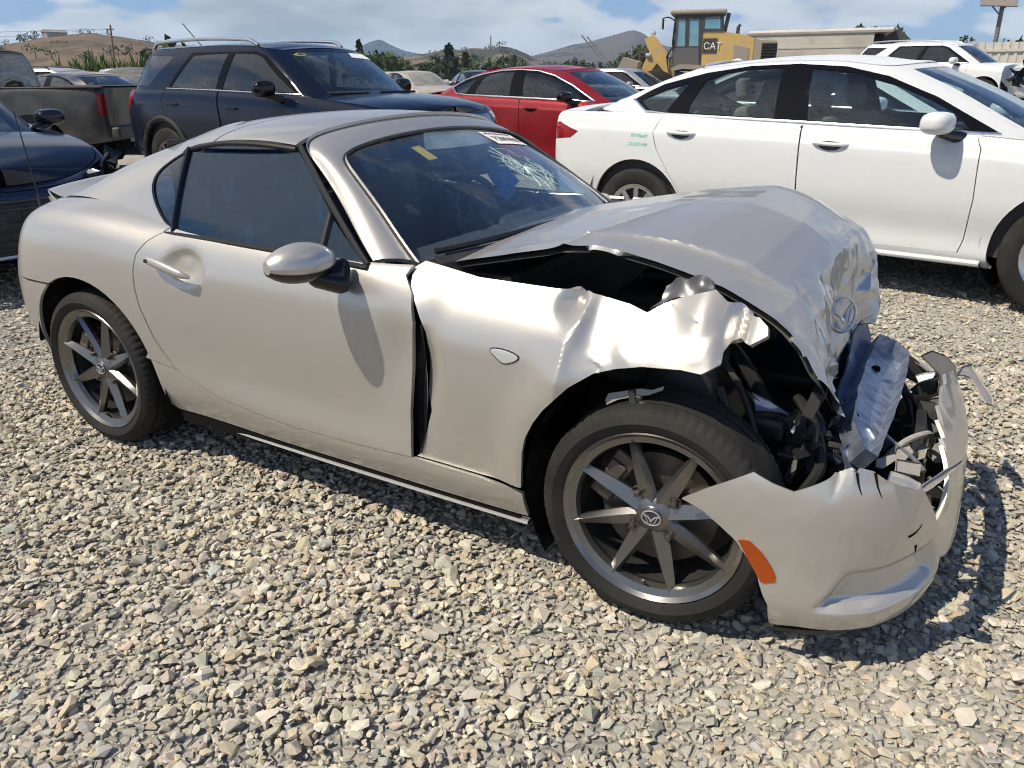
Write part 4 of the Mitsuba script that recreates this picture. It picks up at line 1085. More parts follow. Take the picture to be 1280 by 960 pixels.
put(CAR + '__wing_bracket__harness', cat(tube(spline(hz, 24), .011, 8), *[rbox(np.array(hz[1]) + r_o, (.026, .02, .03), .006) for r_o in ([.02, 0, .01], [.0, .01, .02], [.03, 0, -.03], [.045, 0, -.055])]), 'black_plastic', 30)
r_ = np.random.default_rng(17)
# engine bay: engine, radiator, strut tower, hoses, looms
put(CAR + '__engine', cat(rbox((.95, .02, .60), (.46, .42, .26), .05), rbox((.98, .05, .745), (.40, .30, .05), .02)), 'black_plastic', 30)
put(CAR + '__radiator', xf(cat(bx(-.015, .015, -.48, .48, -.20, .20)), mat((1.36, -.02, .40), ry=.25, rz=.06)), 'machine_dark', False)
for i in range(12):
    put(CAR + '__radiator__fin', xf(bx(.016, .020, -.46, .46, -.18 + i * .031, -.172 + i * .031), mat((1.36, -.02, .40), ry=.25, rz=.06)), 'alloy_dark', False)
put(CAR + '__strut_tower', cat(xf(revolve([(.02, .0), (.09, .0), (.11, -.03), (.12, -.30)], 20), mat((1.09, -.50, .70), rx=math.pi / 2))), 'machine_dark', 40)
put(CAR + '__inner_wing', shard([(.55, -.60, .74), (.90, -.60, .74), (1.16, -.57, .66), (1.30, -.53, .56), (1.34, -.50, .42), (1.22, -.50, .40), (1.0, -.56, .56), (.60, -.60, .56)], .01, .006, .03, 4), 'black_plastic', 30)
pair(CAR + '__chassis_leg', rbox((1.20, -.42, .40), (.55, .09, .13), .02), 'undercoat_blue', 30)
put(CAR + '__front_subframe', cat(rbox((1.15, 0, .24), (.36, 1.0, .07), .02), tube([(1.2, -.40, .25), (1.14, -.66, .27)], .02, 8)), 'machine_dark', 30)
put(CAR + '__headlamp_housing', cat(rbox((1.33, -.55, .50), (.10, .08, .07), .02), rbox((1.40, -.55, .42), (.07, .08, .06), .012)), 'seal', 20)
for i, (pp, rr, b_) in enumerate([
        ([(1.0, -.30, .72), (1.18, -.42, .66), (1.32, -.48, .52), (1.42, -.50, .36)], .020, 'seal'), ([(1.05, -.45, .70), (1.25, -.58, .62), (1.33, -.62, .45), (1.36, -.64, .30)], .009, 'black_plastic'),
        ([(1.22, -.64, .62), (1.28, -.66, .50), (1.33, -.66, .36), (1.38, -.64, .24)], .012, 'black_plastic'), ([(1.38, -.45, .56), (1.44, -.50, .50), (1.48, -.58, .44), (1.45, -.62, .36)], .016, 'seal'),
        ([(1.42, -.40, .50), (1.46, -.46, .44), (1.52, -.50, .40), (1.56, -.56, .36)], .008, 'undercoat_blue'), ([(1.60, -.35, .36), (1.66, -.34, .45), (1.70, -.30, .46), (1.71, -.24, .40)], .009, 'primer'),
        ([(1.50, -.62, .40), (1.56, -.62, .36), (1.62, -.55, .33), (1.70, -.50, .33)], .012, 'black_plastic'), ([(1.55, .3, .42), (1.62, .2, .36), (1.66, .0, .33), (1.68, -.2, .30)], .014, 'seal')]):
    put(CAR + '__hose', tube(spline(pp, 20), rr, 8), b_, 40)
put(CAR + '__undertray', lift(lambda q: np.stack([q[:, 0], q[:, 1], .19 + .01 * noise3(np.c_[q, 0 * q[:, :1]], 6, 3)], 1), Polygon([(1.28, -.62), (1.60, -.66), (1.74, -.45), (1.78, -.1), (1.74, .3), (1.60, .55), (1.28, .60)]), .04, (1, 1), .01), 'black_void', 40)
for i in range(150):
    c_ = np.array([1.60, -.15, .33]) + r_.uniform(-1, 1, 3) * [.16, .45, .07]
    if i > 110: c_ = np.array([1.44, -.52, .42]) + r_.uniform(-1, 1, 3) * [.07, .08, .10]
    put(CAR + '__crumb_of_plastic' if False else CAR + '__plastic_fragment', hull(c_ + r_.normal(0, 1, (7, 3)) * r_.uniform(.004, .026, 3)), ('shard_black', 'black_plastic', 'grey_plastic', 'undercoat_blue', 'alloy_dark', 'primer')[r_.choice(6, p=[.66, .16, .06, .05, .05, .02])], False)
put(CAR + '__bumper_foam', lift(lambda q: BS(q) + np.stack([-.10 + 0 * q[:, 0], .05 * np.clip((5 - q[:, 0]) / 3, 0, 1), -.03 + 0 * q[:, 0]], 1), sbox(4.2, 1.2, 10.2, 4.2), .03, (BS.du, BS.dv), .03), 'black_plastic', 30)

# ------------------------------------------------------------------ the other vehicles
def prof(p):
    p = np.asarray(p, float); f = PchipInterpolator(p[:, 0], p[:, 1])
    return lambda x: f(np.clip(x, p[0, 0], p[-1, 0]))


def sstep(a, b, x):
    t = np.clip((x - a) / (b - a), 0, 1); return t * t * (3 - 2 * t)


class Body:
    """Half of a car body: a band round its side and ends, lids over bonnet and boot, a greenhouse and its roof."""

    def __init__(s, c):
        s.c = c
        plan, zb, zs = np.array(c['plan'], float), prof(c['zb']), prof(c['zs'])
        f, p = np.array(c.get('f', (0, .12, .35, .6, .8, .93, 1))), np.array(c.get('p', (.90, .965, .985, 1, .985, .955, .90)))
        td, nd = np.array(c.get('td', (.05, .0, -.0, .0, .03, .06, .10))), np.array(c.get('nd', (-.06, .0, .0, -.02, -.06, -.12, -.20)))
        net = []
        for x, y in plan:
            wt, wn = sstep(plan[0, 0] + .7, plan[0, 0], x), sstep(plan[-1, 0] - .8, plan[-1, 0], x)
            net.append([(x + wt * td[k] + wn * nd[k], -y * p[k], zb(x) + (zs(x) - zb(x)) * f[k]) for k in range(len(f))])
        s.band = Surf(np.array(net), sm=(3, 2), sym='ab'); s.net = np.array(net)
        zc = prof(c['zc']); top = s.net[:, -1]
        s.lid = Surf(np.array([[(q[0], q[1] * w, q[2] + (zc(q[0]) - q[2]) * (1 - w ** 2.4)) for w in (1, .85, .6, .3, 0)] for q in top]), sm=(2, 1), sym='v')
        if 'gb' in c:
            gb, gt = np.array(c['gb'], float) * [1, -1, 1] - [0, 0, .03], np.array(c['gt'], float) * [1, -1, 1]
            d = gt - gb; n = np.stack([-d[:, 2] * np.sign(gb[:, 0] * 0 - .0001) * 0, np.zeros(len(d)), np.zeros(len(d))], 1)
            cen = np.array([gb[:, 0].mean(), 0, 0.9]); o = gb - cen; o[:, 2] = 0; o[:, 1] *= 2.2; o /= np.linalg.norm(o, axis=1, keepdims=True)
            bl = c.get('bulge', .03)
            s.gh = Surf(np.stack([gb, gb + .33 * d + o * bl * .9, gb + .66 * d + o * bl * .9 + [0, 0, .3 * bl], gt], 1), sm=(2, 1), sym='ab')
            cr = c.get('crown', .05); x0, x1 = gt[:, 0].min(), gt[:, 0].max()
            s.roof = Surf(np.array([[(q[0], q[1] * w, q[2] + cr * (1 - w ** 2.2) * (abs(q[1]) / np.abs(gt[:, 1]).max()) ** 1.2) for w in (1, .8, .5, .25, 0)] for q in gt]), sm=(2, 1), sym='v')

    def xz(s, pts, ur=None):
        return s.band.inv(pts, (0, 2), ur or (2.5, s.band.M - 3.5))

    def gxz(s, pts, ur):
        return s.gh.inv(pts, (0, 2), ur)


def car(c, place, key, label, group=None, mats=None, h=.03):
    """Builds one car from its numbers c, standing at place."""
    B = Body(c); m = dict(paint='paint_white', glass='glass_clear', rear='glass_clear', front='glass_clear', lens='red_lens', low='paint_white')
    m.update(mats or {})
    K = thing(key, label, c.get('cat', 'car'), group, place)
    P = lambda part, mesh, b, sm=40: put(K + '__' + part, mesh, b, sm)
    Mn = B.band.M - 1; Kn = B.band.K - 1
    whole = sbox(0, 0, Mn, Kn)
    cut = []
    R = c['wr']
    for x in c['wx']:
        cut.append(Polygon(B.xz(arc(x, R + c.get('wz', 0), R + c.get('gap', .05), -60, 240, 60))))
    doors = [Polygon(B.xz(dens(d + d[:1], .06)[:-1])).buffer(0) for d in c.get('doors', [])]
    lens = [(n, Polygon(B.xz(dens(p + p[:1], .05)[:-1], (0, Mn))).buffer(0), mt, dk) for n, p, mt, dk in c.get('lens', [])]
    lens += [(n, Polygon(p), mt, dk) for n, p, mt, dk in c.get('uvlens', [])]
    body = whole
    for g in cut + [d.buffer(.008) for d in doors] + [l[1] for l in lens] + [sbox(*q) for q in c.get('holes', [])]:
        body = body.difference(g)
    body = body.buffer(-.012).buffer(.012)
    parts = [g for g in getattr(body, 'geoms', [body]) if g.area > .02]
    crush = c.get('crush')
    sh = cat(*[B.band.panel(g, h, .02, fn=crush) for g in parts])
    P('body', both(sh) if not c.get('one_side') else sh, m['paint'])
    for i, d in enumerate(doors):
        d = d.difference(cut[0]).buffer(0)
        for n in cut[1:]: d = d.difference(n)
        dm = B.band.panel(d.buffer(-.004), h, .015)
        for s in (lambda a: a, mir):
            k = P('door', s(dm), m['paint'])
            hx, hz = c['handles'][i]
            e = B.band(B.xz([(hx, hz), (hx + .02, hz)]))[0]
            L = .11
            put(k + '__handle', s(tube(spline([e + [-L, .004, .006], e + [-L * .8, -.018, .004], e + [0, -.030, 0], e + [L * .8, -.018, -.002], e + [L, .004, -.002]], 12), .013, 8)), m.get('handle', m['paint']), 40, exact=True)
            put(k + '__handle_recess', s(B.band.panel(Polygon(B.xz(smooth_poly([(hx - .085, hz + .018), (hx + .085, hz + .014), (hx + .07, hz - .030), (hx, hz - .045), (hx - .07, hz - .026)], 2))), .02, 0, fn=lambda v: v + [0, -.0025, 0])), 'trim_black', 40, exact=True)
    for n, g, mt, dk in lens:
        lm = B.band.panel(g.buffer(-.004), .03, .02, fn=lambda v: v + np.array(dk) if dk else v)
        P(n, lm, mt); P(n, mir(lm), mt)
    lids = c.get('lids', {})
    for n, (u0, u1) in lids.items():
        P(n, both(B.lid.panel(sbox(u0, .04, u1, 4), h * 1.3, .02, fn=crush)), m['paint'])
    if 'gb' in c:
        Gn = B.gh.M - 1
        frame = sbox(0, 0, Gn, 3)
        side = [(Polygon(B.gxz(dens(w + w[:1], .05)[:-1], c['gu'])).buffer(0), g) for w, g in c['windows']]
        dlo = [Polygon(B.gxz(dens(w + w[:1], .05)[:-1], c['gu'])).buffer(0) for w in c.get('dlo', [])]
        ends = [(sbox(c['fu'], .22, Gn, 2.80), m['front'], 'windscreen'), (sbox(0, c.get('rb', .25), c['ru'], 2.80), m['rear'], 'rear_window')]
        for g in [w[0] for w in side] + [e[0] for e in ends] + dlo:
            frame = frame.difference(g)
        fm = cat(*[B.gh.panel(g, h, .02) for g in getattr(frame, 'geoms', [frame]) if g.area > .01])
        P('pillars', both(fm), m['paint'])
        for g in dlo:
            for w in side: g = g.difference(w[0])
            for gg in getattr(g, 'geoms', [g]):
                if gg.area > .002: pair(K + '__window_surround', B.gh.panel(gg, h, .015), m.get('surround', 'pillar_black'), 40)
        for g, mt in side:
            for s in (lambda a: a, mir):
                P('side_window', s(B.gh.panel(g, .08, 0, fn=lambda v: v * [1, .993, 1])), m['glass'] if mt is None else mt, True)
        for g, mt, n in ends:
            P(n, both(B.gh.panel(g, .08, 0, fn=lambda v: v - [0, 0, .004])), mt, True)
        P('roof', both(B.roof.panel(sbox(.02, .03, B.roof.M - 1.02, 4), h * 1.5, .02)), m.get('roof', m['paint']))
        for w in c.get('chrome', []):
            q = B.gh(B.gxz(dens(w, .05), c['gu'])) + [0, -.006, 0]
            for s in (lambda a: a, mir): P('window_trim', s(tube(q, c.get('chrome_r', .009), 6)), m.get('chrome', 'strip_chrome'))
    for (x, y, z, sx, sy, sz) in c.get('mirrors', []):
        for s in (lambda a: a, mir):
            k = P('door_mirror', s(cat(xf(tm(np.where(np.abs(_i3) > 0, np.sign(_i3) * np.abs(_i3) ** .75, 0) * [sx, sy, sz], _f3), mat((x, -y, z), rz=-.15)))), m.get('mirror', m['paint']))
            put(k + '__foot', s(hull(np.vstack([_ico * .028 + [x + .02, -y + .02, z - sz * .85], _ico * .04 + [x + .10, -y + .17, z - sz * 1.35]]))), 'trim_black', 40, exact=True)
    for x in c['wx']:
        yy = c['wy']
        tw_ = c.get('tw', .225)
        wheel(K, (x, -yy, R - .045), R - .045, c['rim'], tw_, detail=1 if c.get('far', 0) == 0 else 0, spokes=c.get('spokes', 10), style='flat', metal=c.get('metal', 'alloy_bright'), rot=.3)
        wheel(K, (x, yy, R - .045), R - .045, c['rim'], tw_, mat(rz=math.pi), detail=0, spokes=c.get('spokes', 10), style='flat', metal=c.get('metal', 'alloy_bright'), rot=.3)
        o = arc(x, R, R + .06, -40, 220, 20); n = len(o)
        v = np.vstack([np.insert(o, 1, -yy - .10, 1), np.insert(o, 1, -yy + .35, 1), [[x, -yy + .35, R]]])
        f = [[i, i + 1, n + i + 1] for i in range(n - 1)] + [[i, n + i + 1, n + i] for i in range(n - 1)] + [[n + i, n + i + 1, 2 * n] for i in range(n - 1)]
        pair(K + '__wheel_liner', tm(v, f), 'liner', 40)
    x0, x1 = c['plan'][0][0], c['plan'][-1][0]; W = max(p[1] for p in c['plan'])
    zbm = min(z for _, z in c['zb'])
    P('floor', bx(x0 + .5, x1 - .5, -W * .80, W * .80, zbm + .04, zbm + .10), 'black_void', False)
    for q in c.get('boxes', []):
        P(q[0], q[1], q[2])
    if c.get('seats'):
        for x, z in c['seats']:
            for y in (-.38, .38):
                P('seat', cat(rbox((x + .25, y, z), (.52, .5, .18), .06), xf(rbox((0, 0, .28), (.16, .50, .58), .06), mat((x, y, z), ry=-.25)), xf(rbox((0, 0, 0), (.10, .27, .18), .05), mat((x - .20, y, z + .68), ry=-.2))), m.get('seat', 'cloth_grey'))
        P('dashboard', rbox((c['dash'][0], 0, c['dash'][1]), (.45, W * 1.55, .22), .08), 'interior')
        pair(K + '__cabin_lining', B.band.panel(sbox(4, 1, Mn - 5, Kn - .05), .15, 0, fn=lambda v: v * [1, .93, 1]), 'interior', 40)
    return K, B


_i3 = trimesh.creation.icosphere(3).vertices; _f3 = trimesh.creation.icosphere(3).faces
SEDAN = dict(
    plan=[(-2.44, 0), (-2.425, .42), (-2.36, .66), (-2.20, .82), (-1.90, .895), (-1.42, .925), (-1.0, .922), (-.5, .92), (0, .92), (.5, .92), (1.0, .922), (1.42, .925), (1.80, .90), (2.10, .82), (2.30, .65), (2.41, .40), (2.44, 0)],
    zb=[(-2.44, .34), (-1.9, .27), (-1.0, .235), (1.0, .225), (1.9, .22), (2.44, .24)],
    zs=[(-2.44, 1.06), (-2.1, 1.085), (-1.6, 1.09), (-1.0, 1.075), (0, 1.045), (.85, 1.005), (1.4, .96), (1.9, .88), (2.2, .80), (2.44, .72)],
    zc=[(-2.44, 1.09), (-2.1, 1.13), (-1.7, 1.15), (0, 1.06), (1.2, 1.02), (1.6, .985), (2.0, .90), (2.44, .73)],
    f=(0, .10, .24, .50, .83, .87, .95, 1), p=(.90, .975, .965, 1, .988, .972, .945, .90), td=(.10, .04, .02, .0, .0, .0, .0, .02), nd=(-.06, .0, .0, -.02, -.06, -.10, -.16, -.24),
    gb=[(-2.08, 0, 1.135), (-2.04, .38, 1.13), (-1.92, .63, 1.12), (-1.66, .765, 1.105), (-1.2, .835, 1.08), (-.6, .85, 1.062), (0, .85, 1.047), (.5, .84, 1.027), (.90, .79, 1.00), (1.13, .64, .985), (1.30, .36, .985), (1.35, 0, .99)],
    gt=[(-1.05, 0, 1.437), (-1.08, .28, 1.428), (-1.12, .46, 1.405), (-1.06, .548, 1.395), (-.85, .582, 1.413), (-.55, .600, 1.432), (-.28, .602, 1.436), (-.06, .595, 1.428), (.13, .570, 1.405), (.24, .51, 1.398), (.32, .29, 1.412), (.34, 0, 1.417)],
    gu=(2.6, 9.2), fu=9.35, ru=1.75, rb=.62, crown=.042, bulge=.035,
    wx=(-1.425, 1.425), wr=.385, wz=-.03, wy=.795, rim=.222, gap=.012, tw=.235, spokes=10,
    lids={'boot_lid': (0, 3.75), 'bonnet': (10.6, 16)},
    seats=[(-.05, .52), (-.95, .55)], dash=(.75, .93), mirrors=[(.66, 1.0, 1.075, .085, .115, .065)])

SEDAN_SIDE = dict(
    doors=[[(-1.235, 1.078), (-1.265, 1.01), (-1.29, .95), (-1.25, .84), (-1.02, .49), (-.955, .37), (-.90, .325), (-.180, .315), (-.172, .62), (-.186, .92), (-.20, 1.052)],
           [(-.194, 1.052), (-.180, .92), (-.166, .62), (-.174, .315), (.40, .312), (.87, .318), (.89, .40), (.905, .64), (.89, .93), (.85, 1.002)]],
    handles=[(-1.06, .955), (.02, .925)],
    windows=[([(-1.50, 1.175), (-1.43, 1.125), (-1.36, 1.095), (-1.24, 1.093), (-1.115, 1.30), (-1.32, 1.245)], None),
             ([(-1.05, 1.09), (-1.06, 1.14), (-.99, 1.31), (-.86, 1.36), (-.70, 1.385), (-.44, 1.392), (-.40, 1.07)], None),
             ([(-.17, 1.062), (-.24, 1.385), (.05, 1.355), (.32, 1.285), (.54, 1.20), (.70, 1.12), (.80, 1.03)], None)],
    dlo=[[(-1.59, 1.185), (-1.36, 1.285), (-1.02, 1.362), (-.69, 1.405), (-.34, 1.415), (-.02, 1.395), (.25, 1.335), (.56, 1.215), (.95, 1.012), (.51, 1.032), (-.24, 1.056), (-1.23, 1.082), (-1.42, 1.098)]],
    chrome=[[(-1.59, 1.185), (-1.42, 1.096), (-1.23, 1.081), (-.24, 1.055), (.51, 1.031), (.95, 1.010)]])
FUS = {**SEDAN, **SEDAN_SIDE}
FUS['lens'] = [('tail_light', [(-2.43, .895), (-2.31, .985), (-2.24, 1.00), (-1.99, .935), (-2.07, .885), (-2.3, .86)], 'red_lens', (0, -.004, 0))]
FUS['uvlens'] = [('head_light', [(13.0, 5.4), (14.6, 5.2), (14.9, 6.2), (13.6, 6.5), (12.9, 6.3)], 'clear_lens', (.003, -.003, 0)), ('grille', [(15.0, 3.0), (16, 3.0), (16, 5.4), (15.1, 5.2)], 'black_plastic', None)]
PW = mat((.883, 4.068, 0), rz=-.1486)
KW, BW = car(FUS, PW, 'sedan', 'white four-door sedan with green handwriting on its rear wing, behind the crashed coupe', 'cars in the row behind the coupe', h=.022)
# green grease-pencil note on the rear wing
def band_text(B, s, x, z, hgt):
    m = meshkit.text_mesh(s, hgt, .0004); v = np.array(m.vertices)
    return tm(B.band(B.xz(np.stack([x + v[:, 0] + .2 * v[:, 1], z + v[:, 1]], 1))) + [0, -.003, 0], m.faces)


put(KW + '__note', cat(band_text(BW, 'P3 Fexd', -1.475, .912, .026), band_text(BW, '11/12 nds', -1.50, .852, .026)), 'marker_green', False)
pair(KW + '__sill_trim', tube(BW.band(BW.xz([(x, .262) for x in np.linspace(-1.0, 1.0, 20)])) + [0, -.012, 0], .018, 8), 'paint_white', 40)

KR, BR = car({**FUS, 'seats': [(-.05, .52)], 'chrome': [[(-1.59, 1.185), (-1.36, 1.285), (-1.02, 1.362), (-.69, 1.405), (-.34, 1.415), (-.02, 1.395), (.25, 1.335), (.56, 1.215), (.95, 1.012), (.51, 1.032), (-.24, 1.056), (-1.23, 1.082), (-1.42, 1.098), (-1.59, 1.185)]], 'chrome_r': .013},
             mat((-3.829, 8.475, 0), rz=-.1405), 'sedan', 'dark red four-door sedan with tinted windows and a black door mirror', 'cars in the row behind the coupe',
             dict(paint='paint_red', glass='glass_tint', mirror='trim_black', front='glass_clear'), h=.03)

SUV = dict(
    plan=[(-2.50, 0), (-2.49, .50), (-2.45, .78), (-2.34, .91), (-2.05, .965), (-1.55, .985), (-1.0, .985), (-.5, .985), (0, .985), (.5, .985), (1.0, .985), (1.43, .99), (1.85, .975), (2.15, .92), (2.36, .78), (2.46, .50), (2.50, 0)],
    zb=[(-2.5, .46), (-2.0, .38), (-1.0, .34), (1.0, .32), (2.0, .30), (2.5, .32)],
    zs=[(-2.5, 1.22), (-1.5, 1.235), (-.5, 1.215), (.5, 1.185), (1.0, 1.165), (1.5, 1.12), (2.1, 1.06), (2.5, .98)],
    zc=[(-2.5, 1.22), (0, 1.2), (1.0, 1.19), (1.5, 1.175), (2.0, 1.13), (2.3, 1.07), (2.5, .99)],
    f=(0, .10, .24, .50, .80, .86, .95, 1), p=(.93, .985, .985, 1, .988, .975, .945, .905), td=(.06, .02, .0, .0, .02, .03, .05, .06), nd=(-.05, .0, .0, -.01, -.03, -.05, -.09, -.15),
    gb=[(-2.42, 0, 1.225), (-2.40, .5, 1.225), (-2.33, .76, 1.225), (-2.10, .845, 1.228), (-1.4, .878, 1.225), (-.6, .89, 1.21), (0, .888, 1.198), (.5, .875, 1.18), (.92, .82, 1.165), (1.12, .68, 1.155), (1.28, .38, 1.155), (1.33, 0, 1.16)],
    gt=[(-2.10, 0, 1.72), (-2.08, .42, 1.715), (-2.02, .60, 1.69), (-1.82, .66, 1.685), (-1.3, .69, 1.692), (-.7, .70, 1.70), (-.3, .70, 1.695), (.02, .69, 1.68), (.22, .66, 1.655), (.34, .58, 1.635), (.42, .32, 1.65), (.45, 0, 1.655)],
    gu=(2.4, 9.2), fu=9.3, ru=1.9, crown=.045, bulge=.03,
    wx=(-1.50, 1.40), wr=.435, wz=-.03, wy=.85, rim=.235, gap=.02, tw=.25, spokes=10, metal='alloy',
    lids={'bonnet': (10.3, 16)}, holes=[], cat='suv',
    doors=[[(-1.46, 1.225), (-1.48, 1.10), (-1.44, .97), (-1.13, .74), (-.98, .45), (-.36, .44), (-.35, .90), (-.42, 1.21)], [(-.40, 1.205), (-.33, .90), (-.34, .44), (.90, .42), (.97, .7), (.93, 1.165)]],
    handles=[(-1.25, 1.06), (-.12, 1.03)],
    windows=[([(-2.30, 1.275), (-2.02, 1.62), (-1.40, 1.60), (-1.46, 1.56), (-1.90, 1.27)], None), ([(-1.40, 1.245), (-1.01, 1.60), (-.34, 1.615), (-.49, 1.225)], None), ([(-.37, 1.225), (-.22, 1.61), (.10, 1.60), (.24, 1.56), (.52, 1.37), (.80, 1.20)], None)],
    dlo=[[(-1.47, 1.235), (-1.05, 1.635), (.12, 1.625), (.30, 1.57), (.92, 1.185), (0, 1.205)]],
    chrome=[[(-1.46, 1.235), (-.5, 1.218), (.9, 1.178)]],
    seats=[(-.15, .75)], dash=(.70, 1.08), mirrors=[(.62, 1.08, 1.24, .09, .125, .085)])
rail = lambda s, z=1.76: tube(spline([(-1.98, -.63, 1.70), (-1.88, -.63, z), (-.9, -.64, z + .02), (-.1, -.64, z - .01), (.05, -.63, 1.69)], 30), .020, 8)
car({**SUV, 'lens': [('tail_light', [(-2.44, 1.21), (-2.12, 1.20), (-2.22, 1.04), (-2.36, .90), (-2.44, .92)], 'red_lens', (0, -.004, 0))],
     'uvlens': [('head_light', [(13.0, 5.0), (14.4, 4.9), (14.5, 6.2), (13.0, 6.4)], 'clear_lens', (.003, -.003, 0)), ('grille', [(14.7, 3.0), (16, 3.0), (16, 6.2), (14.7, 6.1)], 'chrome', None)],
     'boxes': [('roof_rail', rail(1), 'strip_chrome'), ('roof_rail', mir(rail(1)), 'strip_chrome'), *[('wheel_arch_trim', f_(tube(np.insert(arc(c_, .435, .465, -10, 195, 30), 1, -.985, 1), .028, 8)), 'black_plastic') for c_ in (-1.50, 1.40) for f_ in (mir, lambda a: a)],
               ('wiper', tube([(1.30, -.2, 1.185), (1.18, -.68, 1.185)], .012, 6), 'seal'), ('wiper', tube([(1.30, .55, 1.185), (1.33, -.05, 1.19)], .012, 6), 'seal'),
               ('paint_mark', tube(spline([(.48, -.50, 1.585), (.52, -.46, 1.575), (.53, -.38, 1.575), (.49, -.37, 1.592), (.47, -.44, 1.598), (.50, -.49, 1.585)], 24), .007, 5), 'marker_yellow'),
               ('lot_label', tm([(.52, .28, 1.612), (.60, .26, 1.56), (.60, .56, 1.54), (.50, .52, 1.60)], [[0, 1, 2], [0, 2, 3]]), 'paper_white'), ('aerial', tube([(-1.9, .0, 1.74), (-2.25, 0, 2.02)], .006, 5), 'seal')]},
    mat((-5.647, 5.04, 0), rz=-.0871), 'suv', 'dark navy suv with silver roof rails and a scraped rear quarter', None,
    dict(paint='paint_navy', glass='glass_tint', rear='glass_tint', mirror='trim_black', chrome='strip_chrome', front='glass_clear'), h=.03)


def crumple(x0, k, side=1):
    def f(v):
        w = np.clip((v[:, 0] - x0) / .4, 0, 1)[:, None] * np.clip(v[:, 1:2] * side / .3 + .3, 0, 1)
        return v + w * k * np.stack([noise3(v, 5, 3) - .5, noise3(v, 6, 4), noise3(v, 7, 5) - .3], 1)
    return f


NAVY = {**SEDAN, **SEDAN_SIDE, 'crush': lambda v: v, 'uvlens': [('grille', [(14.55, 1.3), (16, 1.2), (16, 4.2), (15.0, 4.2), (14.6, 3.4)], 'black_plastic', None), ('head_light', [(12.9, 5.1), (13.7, 4.8), (14.0, 5.3), (13.3, 5.9)], 'black_plastic', (-.03, .02, 0)), ('lower_intake', [(13.9, .5), (16, .4), (16, 1.1), (14.2, 1.15)], 'black_void', (-.05, 0, 0)), ('shut_line', [(13.2, 6.05), (16, 5.72), (16, 5.86), (13.2, 6.25)], 'black_void', (-.02, 0, 0))]}
NB = Body(NAVY)
slat = lambda t: both(tube(NB.band(np.stack([np.linspace(14.75, 16, 14), np.full(14, t)], 1)) + [.006, 0, 0], .007, 5))
chs = both(tube(NB.band(np.array([(13.55, 2.2), (14.1, 1.35), (14.6, 1.12), (15.2, 1.15), (16, 1.2)])) + [.012, 0, 0], .012, 6))
NBX = [('grille_slat', slat(t), 'black_plastic') for t in (1.6, 2.0, 2.4, 2.8, 3.2, 3.6, 4.0)] + [('chrome_strip', chs, 'strip_chrome')]
r_ = np.random.default_rng(3)
for i in range(14):
    c_ = np.array([2.12, .74, .76]) + r_.normal(0, 1, 3) * [.07, .07, .07]
    NBX.append(('broken_piece', hull(c_ + r_.normal(0, .035, (6, 3))), 'trim_black' if i % 7 else 'clear_lens'))
NAVY['boxes'] = NBX
car(NAVY, mat((-6.0, .70, 0), rz=-.152, s=.99), 'sedan', 'dark blue sedan with a smashed headlamp and black grille, at the left edge', 'cars in the row behind the coupe',
    dict(paint='paint_blue', mirror='paint_blue', glass='glass_clear'), h=.028)

# ------------------------------------------------------------------ more vehicles further back
FARS = dict(far=1, seats=None)
low = lambda c, **k: {**c, 'seats': None, 'far': 1, **k}
PKP = dict(
    plan=[(-2.95, 0), (-2.94, .60), (-2.90, .88), (-2.75, .96), (-2.2, .985), (-1.8, .99), (-1.2, .985), (-.6, .985), (0, .985), (.6, .985), (1.2, .985), (1.75, .99), (2.2, .975), (2.55, .90), (2.75, .70), (2.85, .40), (2.88, 0)],
    zb=[(-2.95, .55), (-2, .45), (0, .40), (2, .38), (2.88, .42)], zs=[(-2.95, 1.29), (-.6, 1.30), (1.2, 1.27), (2.0, 1.22), (2.88, 1.12)], zc=[(-2.95, 1.29), (1.2, 1.30), (2.2, 1.26), (2.88, 1.13)],
    f=(0, .10, .25, .5, .8, .88, .96, 1), p=(.93, .985, .985, 1, .992, .985, .965, .945), td=(.0,) * 8, nd=(-.03, .0, .0, -.01, -.02, -.03, -.06, -.10),
    gb=[(-.78, 0, 1.30), (-.78, .5, 1.30), (-.77, .82, 1.30), (-.60, .905, 1.30), (-.2, .91, 1.295), (.2, .91, 1.29), (.7, .90, 1.28), (1.1, .86, 1.27), (1.35, .72, 1.265), (1.5, .40, 1.27), (1.55, 0, 1.27)],
    gt=[(-.68, 0, 1.83), (-.68, .42, 1.825), (-.66, .62, 1.81), (-.50, .68, 1.81), (-.2, .69, 1.815), (.1, .69, 1.81), (.35, .67, 1.79), (.50, .64, 1.77), (.62, .55, 1.755), (.70, .3, 1.77), (.72, 0, 1.775)],
    gu=(2.4, 7.2), fu=8.1, ru=1.6, crown=.03, bulge=.03, wx=(-1.80, 1.78), wr=.46, wz=-.04, wy=.83, rim=.235, gap=.06, tw=.27, spokes=6, metal='alloy_dark', lids={'bonnet': (10.2, 16)}, cat='pickup truck',
    doors=[[(-.68, 1.29), (-.70, .47), (.15, .46), (.17, 1.28)], [(.20, 1.28), (.18, .46), (1.15, .46), (1.2, 1.26)]], handles=[(-.52, 1.13), (.36, 1.12)],
    windows=[([(-.58, 1.34), (-.50, 1.74), (.08, 1.75), (.12, 1.33)], None), ([(.20, 1.33), (.17, 1.75), (.42, 1.72), (1.0, 1.32)], None)], mirrors=[(.85, 1.1, 1.38, .08, .13, .12)], boxes=[])
for k_ in ('gb', 'gt'): PKP[k_] = [(x * .75 - .55, y, z) for x, y, z in PKP[k_]]
PKP['windows'] = [([(x * .75 - .55, z) for x, z in w], g) for w, g in PKP['windows']]; PKP['doors'] = [[(x * .75 - .55, z) for x, z in w] for w in PKP['doors']]; PKP['handles'] = [(x * .75 - .55, z) for x, z in PKP['handles']]
